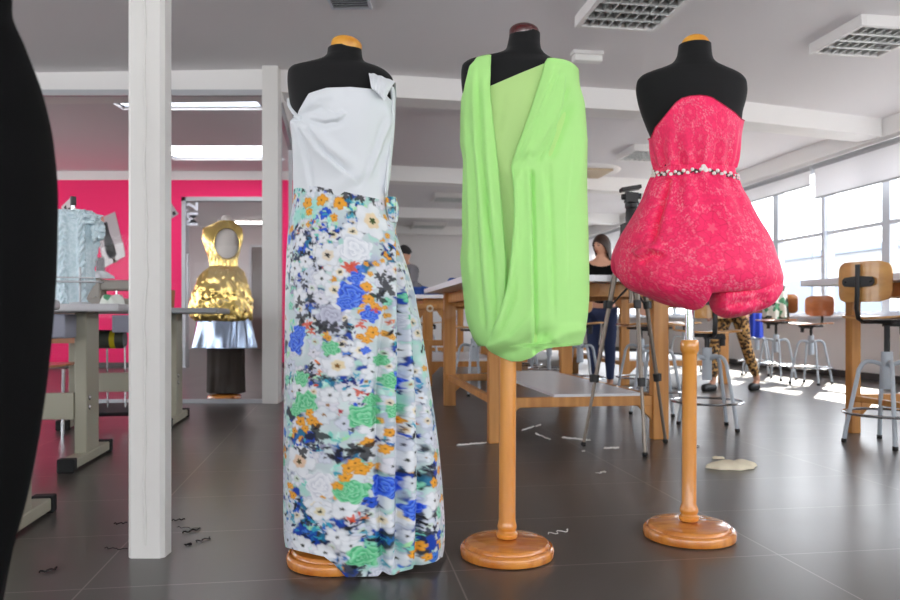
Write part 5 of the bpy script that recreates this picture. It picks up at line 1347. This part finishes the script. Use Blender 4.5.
# gold bodice with the oval cut out of the back, and puffed skirt
GP = Prof(DG, [(221,219,234,.055),(225,211,238,.066),(229,203,242,.08),(238,202.5,243,.1),(250,206,240,.112),(262,209.5,237.5,.1),(266,210,237.5,.098),(272,204,243,.14),(282,198,247,.18),(295,193,251,.2),(308,190.5,252.5,.21),(316,191,252,.205),(321,195,250,.19)])
n_, m_ = 260, 200
ph = np.linspace(-PI, PI, n_, endpoint=False)[None]; y = np.linspace(221, 321, m_)[:, None]
PH, YL = np.broadcast_to(ph, (m_, n_)), np.broadcast_to(y, (m_, n_))
A, N = GP.shell(YL, PH); px, py = proj(A)
def crump(x, y, sc, seed):
    g = np.random.default_rng(seed); c = g.uniform(0, 1, (int(60*sc), 2)); c[:, 0] = c[:, 0]*(x.max()-x.min())+x.min(); c[:, 1] = c[:, 1]*(y.max()-y.min())+y.min(); h = g.uniform(-1, 1, len(c)); gx_ = g.uniform(-1, 1, (len(c), 2))
    out = np.full(x.shape, -9.0)
    for i in range(len(c)): out = np.maximum(out, 1-.9*np.hypot(x-c[i,0], (y-c[i,1])*.7)/5 + .25*h[i] + .09*(gx_[i,0]*(x-c[i,0])+gx_[i,1]*(y-c[i,1])))
    return out
cr_ = crump(PH*28, YL, 9, 3); sk_ = np.clip((YL-266)/8, 0, 1)
A = A+N*((.030*sk_+.009*(1-sk_))*(cr_-cr_.mean()) + .006*np.sin(PH*22)*np.exp(-((YL-270)/9)**2))[..., None]
ov = (((px-227)/13.2)**2+((py-243.5)/15.5)**2 < 1) & (np.cos(PH) > 0)
idx = np.arange(m_*n_).reshape(m_, n_); fs = []
for i in range(m_-1):
    for j in range(n_):
        k = (j+1) % n_
        if not (ov[i,j] and ov[i,k] and ov[i+1,j] and ov[i+1,k]): fs.append((idx[i,j], idx[i,k], idx[i+1,k], idx[i+1,j]))
g = MB().add(A.reshape(-1, 3).tolist(), fs).obj('gold_dress', 'gold', loc=LG, smooth=True, sharp=25); tag(g, 'short shiny gold dress with oval open back behind the glass', 'dress')
rim = [P(227+13.2*math.cos(a), 243.5+15.5*math.sin(a), DG-.1) for a in np.linspace(0, 2*PI, 40)]
o = MB().tube(rim, .007, 6).obj('opening_binding', 'gold', g, smooth=True); o.location = -LG
# silver vinyl overskirt and long dark skirt
def flare(prof, y0, y1, amp, k, name, m, label, cat):
    n_, m_ = 160, 60; ph = np.linspace(-PI, PI, n_, endpoint=False)[None]; v = np.linspace(0, 1, m_)[:, None]; Y_ = np.broadcast_to(y0+(y1-y0)*v, (m_, n_)); PH = np.broadcast_to(ph, (m_, n_))
    A, N = prof.shell(Y_, PH); A = A+N*(amp*v*(np.sin(k*PH+1)+.5*np.sin(2*k*PH+2+3*v)))[..., None]
    o = MB().grid(A, True).obj(name, m, loc=LG, smooth=True, sharp=180, solid=.002); return tag(o, label, cat)
flare(Prof(DG, [(296,207,243,.12),(318,199,249.5,.17),(335,196,253,.19),(349,194,255.5,.2)]), 296, 348, .022, 5, 'silver_overskirt', 'silver', 'stiff silver vinyl overskirt flaring below the gold dress', 'skirt')
flare(Prof(DG, [(290,208,243,.11),(330,207.5,244,.115),(393,207.5,244.5,.12)]), 292, 392.5, .008, 7, 'long_skirt', 'brown_cloth', 'long straight dark brown skirt under the silver overskirt', 'skirt')

# ================================================================ PEOPLE
def skin_mesh(verts, edges, radii, sub=2):
    me = bpy.data.meshes.new('sk'); me.from_pydata(verts, edges, []); ob = bpy.data.objects.new('sk', me); COL.objects.link(ob)
    ob.modifiers.new('s', 'SKIN'); 
    for i, d in enumerate(me.skin_vertices[0].data):
        r = radii[i]; d.radius = r if isinstance(r, tuple) else (r, r); d.use_root = (i == 0)
    q = ob.modifiers.new('u', 'SUBSURF'); q.levels = q.render_levels = sub
    dg = bpy.context.evaluated_depsgraph_get(); dg.update(); em = bpy.data.meshes.new_from_object(ob.evaluated_get(dg))
    v = [tuple(x.co) for x in em.vertices]; f = [tuple(p.vertices) for p in em.polygons]
    bpy.data.objects.remove(ob); bpy.data.meshes.remove(me); bpy.data.meshes.remove(em)
    return v, f
def chain_mesh(chains, root):
    """chains of (point, radius) that start from the root point or share exact points"""
    vs, rs, es, key = [], [], [], {}
    def vid(p, r):
        k = tuple(round(c, 4) for c in p)
        if k not in key: key[k] = len(vs); vs.append(tuple(p)); rs.append(r)
        return key[k]
    vid(*root)
    for ch in chains:
        ids = [vid(p, r) for p, r in ch]
        es += list(zip(ids, ids[1:]))
    return skin_mesh(vs, es, rs)
def head_mb(B, c, s, turn, nod):
    rot = Euler((nod, 0, turn)).to_matrix(); n, m_ = 40, 32; rows = []
    for i in range(m_+1):
        th = .02+(PI-.04)*i/m_; row = []
        for k in range(n):
            a = 2*PI*k/n; x, y, z = math.sin(th)*math.cos(a), math.sin(th)*math.sin(a), math.cos(th)
            w = .072*(1-.28*max(0, -z)**1.4); dp = .092*(1-.2*max(0, -z)**2); X, Y, Z = w*x, dp*y, .112*z
            fr = max(0, -y)
            Y -= .022*fr**8*math.exp(-((z+.12)/.17)**2)*math.exp(-(x/.18)**2)*(1.1)          # nose
            Y += .008*math.exp(-((abs(x)-.36)/.16)**2)*math.exp(-((z-.06)/.1)**2)*fr           # eye sockets
            Y -= .006*fr**4*math.exp(-((z+.46)/.08)**2)*math.exp(-(x/.3)**2)                   # lips
            Y -= .010*fr**3*math.exp(-((z+.86)/.14)**2)                                         # chin
            row.append(rot @ Vector((X, Y, Z))*s + c)
        rows.append(row)
    B.rings(rows)
    for sd in (-1, 1): B.ball(rot @ Vector((sd*.073, .008, -.005))*s+c, (.010*s, .018*s, .03*s), 10, 8)
    return rot
def person(label, loc, rz, H, arms, legs, clothes, hair, turn=0, nod=0, lean=0.0, hair_long=True, fem=True):
    """the body is one continuous mesh in a standing or stepping pose; clothes and hair are its children"""
    s = H/1.7; hipz, chz, shz, nkz, hdz = .92*s, 1.22*s, 1.38*s, 1.47*s, 1.585*s
    L = lambda x, y, z: Vector((x, y-lean*max(0, z-hipz), z))
    sh = (.165 if fem else .19)*s
    T = [(L(0,0,hipz), (.15*s,.105*s)), (L(0,0,1.06*s), (.125*s,.09*s)), (L(0,0,chz), (.145*s,.1*s)), (L(0,0,shz), (.12*s,.075*s)), (L(0,.005,nkz), .052*s), (L(0,-.005,nkz+.06*s), .05*s)]
    ch = [T]
    arm_c, leg_c = [], []
    for sd, (el, wr_) in zip((-1, 1), arms):
        a = [(L(0,0,shz), (.12*s,.075*s)), (L(sd*sh,0,shz-.01*s), .052*s), (L(sd*(sh+.02),el[1]*.5,shz-.14*s), .043*s), (Vector(el), .038*s), ((Vector(el)+Vector(wr_))/2, .034*s), (Vector(wr_), .024*s)]
        arm_c.append(a); dirv = (Vector(wr_)-Vector(el)).normalized(); palm = Vector(wr_)+dirv*.05*s
        ch.append(a+[(palm, (.036*s,.016*s))])
        sidev = dirv.cross(Vector((0,0,1))) if abs(dirv.z) < .8 else Vector((0,1,0)); sidev.normalize(); dn = dirv.cross(sidev).normalized()
        for i, (o_, ln_) in enumerate(((-.026,.062),(-.009,.072),(.009,.068),(.025,.052))):
            b0 = palm+sidev*o_*s; ch.append([(palm, (.036*s,.016*s)), (b0+dirv*.025*s, .010*s), (b0+dirv*(.03+ln_*.5)*s+dn*.006, .009*s), (b0+dirv*(.028+ln_*.85)*s+dn*.022, .0075*s)])
        ch.append([(palm, (.036*s,.016*s)), (palm-sidev*.038*s-dirv*.015*s, .012*s), (palm-sidev*.055*s+dirv*.02*s, .010*s)])
    for sd, (kn_, an, toe) in zip((-1, 1), legs):
        l = [(L(0,0,hipz), (.15*s,.105*s)), (Vector((sd*.085*s, 0, hipz-.07*s)), .088*s), ((Vector((sd*.085*s,0,hipz-.07*s))+Vector(kn_))/2, .075*s), (Vector(kn_), .054*s), (Vector(kn_)*.6+Vector(an)*.4, .052*s), (Vector(an), .034*s)]
        leg_c.append(l); ch.append(l+[(Vector(an)*.4+Vector(toe)*.6+Vector((0,0,-.02)), .034*s), (Vector(toe), .026*s)])
    v, f = chain_mesh(ch, T[0]); B = MB().add(v, f); hc = L(0,-.012,hdz); rot = head_mb(B, hc, s, turn, nod)
    o = B.obj('person', 'skin', smooth=True, sharp=180); rm = o.modifiers.new('r', 'REMESH'); rm.mode = 'VOXEL'; rm.voxel_size = .0085; rm.use_smooth_shade = True
    o.location = loc; o.rotation_euler = (0, 0, rz); tag(o, label, 'person')
    for sd in (-1, 1):
        MB().ball(rot @ Vector((sd*.027,-.083,.008))*s+hc, (.012*s,.009*s,.006*s), 10, 6).obj('eye', 'ink', o, smooth=True)
        MB().tube([rot @ Vector((sd*x,-.087+.2*(x-.015)**1*.5,z))*s+hc for x, z in ((.012,.028),(.028,.034),(.042,.028))], .003*s, 6).obj('eyebrow', hair[0], o, smooth=True)
    MB().tube([rot @ Vector((x,-.094+abs(x)*.25,-.052+abs(x)*.08))*s+hc for x in (-.022,-.011,0,.011,.022)], [.002*s,.0045*s,.005*s,.0045*s,.002*s], 8).obj('mouth', 'lips', o, smooth=True)
    hb = MB(); n, m_ = 44, 26; rows = []
    for i in range(m_+1):
        u = i/m_; row = []
        for k in range(n):
            a = 2*PI*k/n; fr = max(0, -math.sin(a)); end = (1.15+ (1.35 if hair_long else .55)*(1-fr**.7)) if True else 0
            th = .02+min(end, 3)*u; x, y, z = math.sin(min(th, 1.75))*math.cos(a), math.sin(min(th, 1.75))*math.sin(a), math.cos(min(th, 1.75))
            drop = max(0, th-1.75)
            w = 1+.04*math.sin(k*3.1)*u; row.append(rot @ Vector((.084*x*w, .104*y*w+.006, .122*z-.19*drop*(1 if hair_long else .5)))*s+hc)
        rows.append(row)
    hb.rings(rows, cap=False); hb.obj('hair', hair[0], o, smooth=True, sharp=180, solid=.012)
    for nm, m, parts_ in clothes:
        cc = []
        if 'torso' in parts_:
            g = parts_['torso']; lo_, hi_ = g; tt = [(p, (r[0]+.02, r[1]+.022) if isinstance(r, tuple) else r+.012) for p, r in T[:4] if lo_ <= p.z/s <= hi_]; cc.append(tt); root = tt[0]
            if parts_.get('sleeve'):
                for a in arm_c:
                    k = parts_['sleeve']; q_ = [(p, (r[0]+.02, r[1]+.022) if isinstance(r, tuple) else r+.02) for p, r in a[:k]]; cc.append(q_)
        if 'legs' in parts_:
            root = (T[0][0], (T[0][1][0]+.01, T[0][1][1]+.012))
            for l in leg_c: cc.append([(p, (r[0]+.01, r[1]+.012) if isinstance(r, tuple) else r+.008) for p, r in l[:-1]] + [(l[-2][0]*.15+l[-1][0]*.85, .04*s)])
        if 'shoes' in parts_:
            for (kn_, an, toe) in legs:
                sb = MB(); an_, to_ = Vector(an), Vector(toe); back = an_-(to_-an_)*.3
                vv_, ff_ = chain_mesh([[(Vector((back.x, back.y, .035)), (.04,.045)), ((an_*.5+to_*.5)*1.0-Vector((0,0,(an_.z+to_.z)/2-.035)), (.046,.052)), (Vector((to_.x, to_.y, .03))+(to_-an_)*Vector((.12,.12,0)) if False else Vector((to_.x+(to_.x-an_.x)*.2, to_.y+(to_.y-an_.y)*.2, .03)), (.034,.048))]], (Vector((back.x, back.y, .035)), (.04,.045)))
                sb.add(vv_, ff_).obj('shoe', m, o, smooth=True, sharp=180)
            continue
        vv_, ff_ = chain_mesh(cc, root)
        if parts_.get('vneck'):
            zv = parts_['vneck']*s
            def cut(f_):
                c_ = sum((Vector(vv_[i]) for i in f_), Vector())/len(f_)
                return (c_.y < .03 and c_.z > zv+abs(c_.x)*2.8) or (abs(c_.x) < .07*s and c_.z > 1.41*s)
            ff_ = [f_ for f_ in ff_ if not cut(f_)]
        co = MB().add(vv_, ff_).obj(nm, m, o, smooth=True, sharp=180)
    return o
ST_ = lambda s: (((-.09*s,-.01,.5*s),(-.09*s,.02,.08*s),(-.1*s,-.12,.03)), ((.09*s,-.01,.5*s),(.09*s,.02,.08*s),(.1*s,-.12,.03)))
q = P(601.5, HZ, 7.6)
person('dark-haired woman in a black V-neck top standing behind the tall work table', (q.x, q.y, 0), math.radians(-12), 1.59,
       (((-.235,-.06,1.03),(-.16,-.26,.98)), ((.235,-.06,1.03),(.16,-.26,.98))), ST_(.94),
       [('top', 'black_cloth', {'torso': (.5, 1.5), 'sleeve': 3, 'vneck': 1.25}), ('jeans', 'denim', {'legs': 1}), ('shoe', 'black', {'shoes': 1})], ('hair_dark',), turn=math.radians(-38), nod=math.radians(8))
q = P(405, HZ, 10.9)
person('dark-haired person with bowed head half hidden by the floral skirt', (q.x, q.y, 0), math.radians(-40), 1.8,
       (((-.25,-.1,1.12),(-.14,-.33,1.08)), ((.25,-.1,1.12),(.14,-.33,1.08))), ST_(1.05),
       [('shirt', 'grey_cloth', {'torso': (.5, 1.5), 'sleeve': 5}), ('trousers', 'denim', {'legs': 1}), ('shoe', 'black', {'shoes': 1})], ('hair_black',), turn=math.radians(-10), nod=math.radians(28), hair_long=False, fem=False)
q = P(733, HZ, 7.75)
person('person in leopard print leggings and black flat shoes walking behind the pink dress', (q.x, q.y, 0), math.radians(-62), 1.62,
       (((-.25,.05,1.06),(-.27,-.02,.84)), ((.25,.0,1.06),(.28,-.1,.86))), (((-.09,-.16,.49),(-.08,-.2,.08),(-.08,-.33,.03)), ((.09,.08,.48),(.08,.27,.10),(.08,.16,.03))),
       [('jumper', 'navy_cloth', {'torso': (.5, 1.5), 'sleeve': 6}), ('leggings', 'leopard', {'legs': 1}), ('shoe', 'black', {'shoes': 1})], ('hair_dark',), hair_long=True)

# ================================================================ LIGHT AND CAMERA
W = bpy.data.worlds.new('World'); SC.world = W; W.use_nodes = True
nt = W.node_tree; bg = nt.nodes['Background']
tc = nt.nodes.new('ShaderNodeTexCoord'); sp = nt.nodes.new('ShaderNodeSeparateXYZ'); rp = nt.nodes.new('ShaderNodeValToRGB')
nt.links.new(tc.outputs['Generated'], sp.inputs[0]); nt.links.new(sp.outputs['Z'], rp.inputs['Fac'])
rp.color_ramp.elements[0].color = (.95, .97, 1.0, 1); rp.color_ramp.elements[1].color = (.80, .89, 1.0, 1)
nt.links.new(rp.outputs['Color'], bg.inputs['Color']); bg.inputs['Strength'].default_value = 6.0
sun = bpy.data.lights.new('sun', 'SUN'); sun.energy = 30; sun.angle = math.radians(.6); sun.color = (1, .95, .86)
so = bpy.data.objects.new('sun', sun); COL.objects.link(so)
az = Vector((-.62, -.78)).normalized(); el = math.radians(40)
dv = R(az.x, az.y)*math.cos(el); dv.z = -math.sin(el)
so.rotation_euler = dv.to_track_quat('-Z', 'Y').to_euler(); so.location = (8, 12, 8)
def portal(name, u, v, z, wu, wz, inward, flat=False):
    l = bpy.data.lights.new(name, 'AREA'); l.shape = 'RECTANGLE'; l.size = wu; l.size_y = wz; l.cycles.is_portal = True
    o = bpy.data.objects.new(name, l); COL.objects.link(o); o.location = R(u, v, z) if not flat else (u, v, z); o.rotation_euler = inward.to_track_quat('-Z', 'Y').to_euler()
portal('daylight_side', U1+.2, 7.8, 1.75, 25, 2.0, R(-1, 0))
portal('daylight_left', -7.7, 7.0, 1.68, 23, 1.85, R(1, 0))
portal('daylight_rear', -1, -4.8, 1.65, 17, 1.8, R(0, 1))
portal('daylight_roof', -2.72, 7.735, ZC+.2, 1.5, .47, Vector((0, 0, -1)), True)
portal('daylight_roof', -3.08, 10.07, ZC+.2, 1.56, .86, Vector((0, 0, -1)), True)

cam = bpy.data.cameras.new('camera'); co = bpy.data.objects.new('camera', cam); COL.objects.link(co); SC.camera = co
co.location = (0, 0, EYE); co.rotation_euler = (PI/2, 0, 0)
cam.sensor_width = 36; cam.lens = 36*K/900; cam.shift_y = (HZ-300)/900; cam.clip_start = .05
cam.dof.use_dof = True; cam.dof.focus_distance = 2.3; cam.dof.aperture_fstop = 4.5
SC.view_settings.view_transform = 'Standard'; SC.view_settings.look = 'None'; SC.view_settings.gamma = 1; SC.view_settings.use_curve_mapping = False
SC.view_settings.exposure = 0.1
SC.cycles.max_bounces = 10; SC.cycles.diffuse_bounces = 6; SC.cycles.glossy_bounces = 4; SC.cycles.transparent_max_bounces = 24; SC.cycles.caustics_reflective = False; SC.cycles.caustics_refractive = False
SC.cycles.use_denoising = True; SC.cycles.sample_clamp_indirect = 8
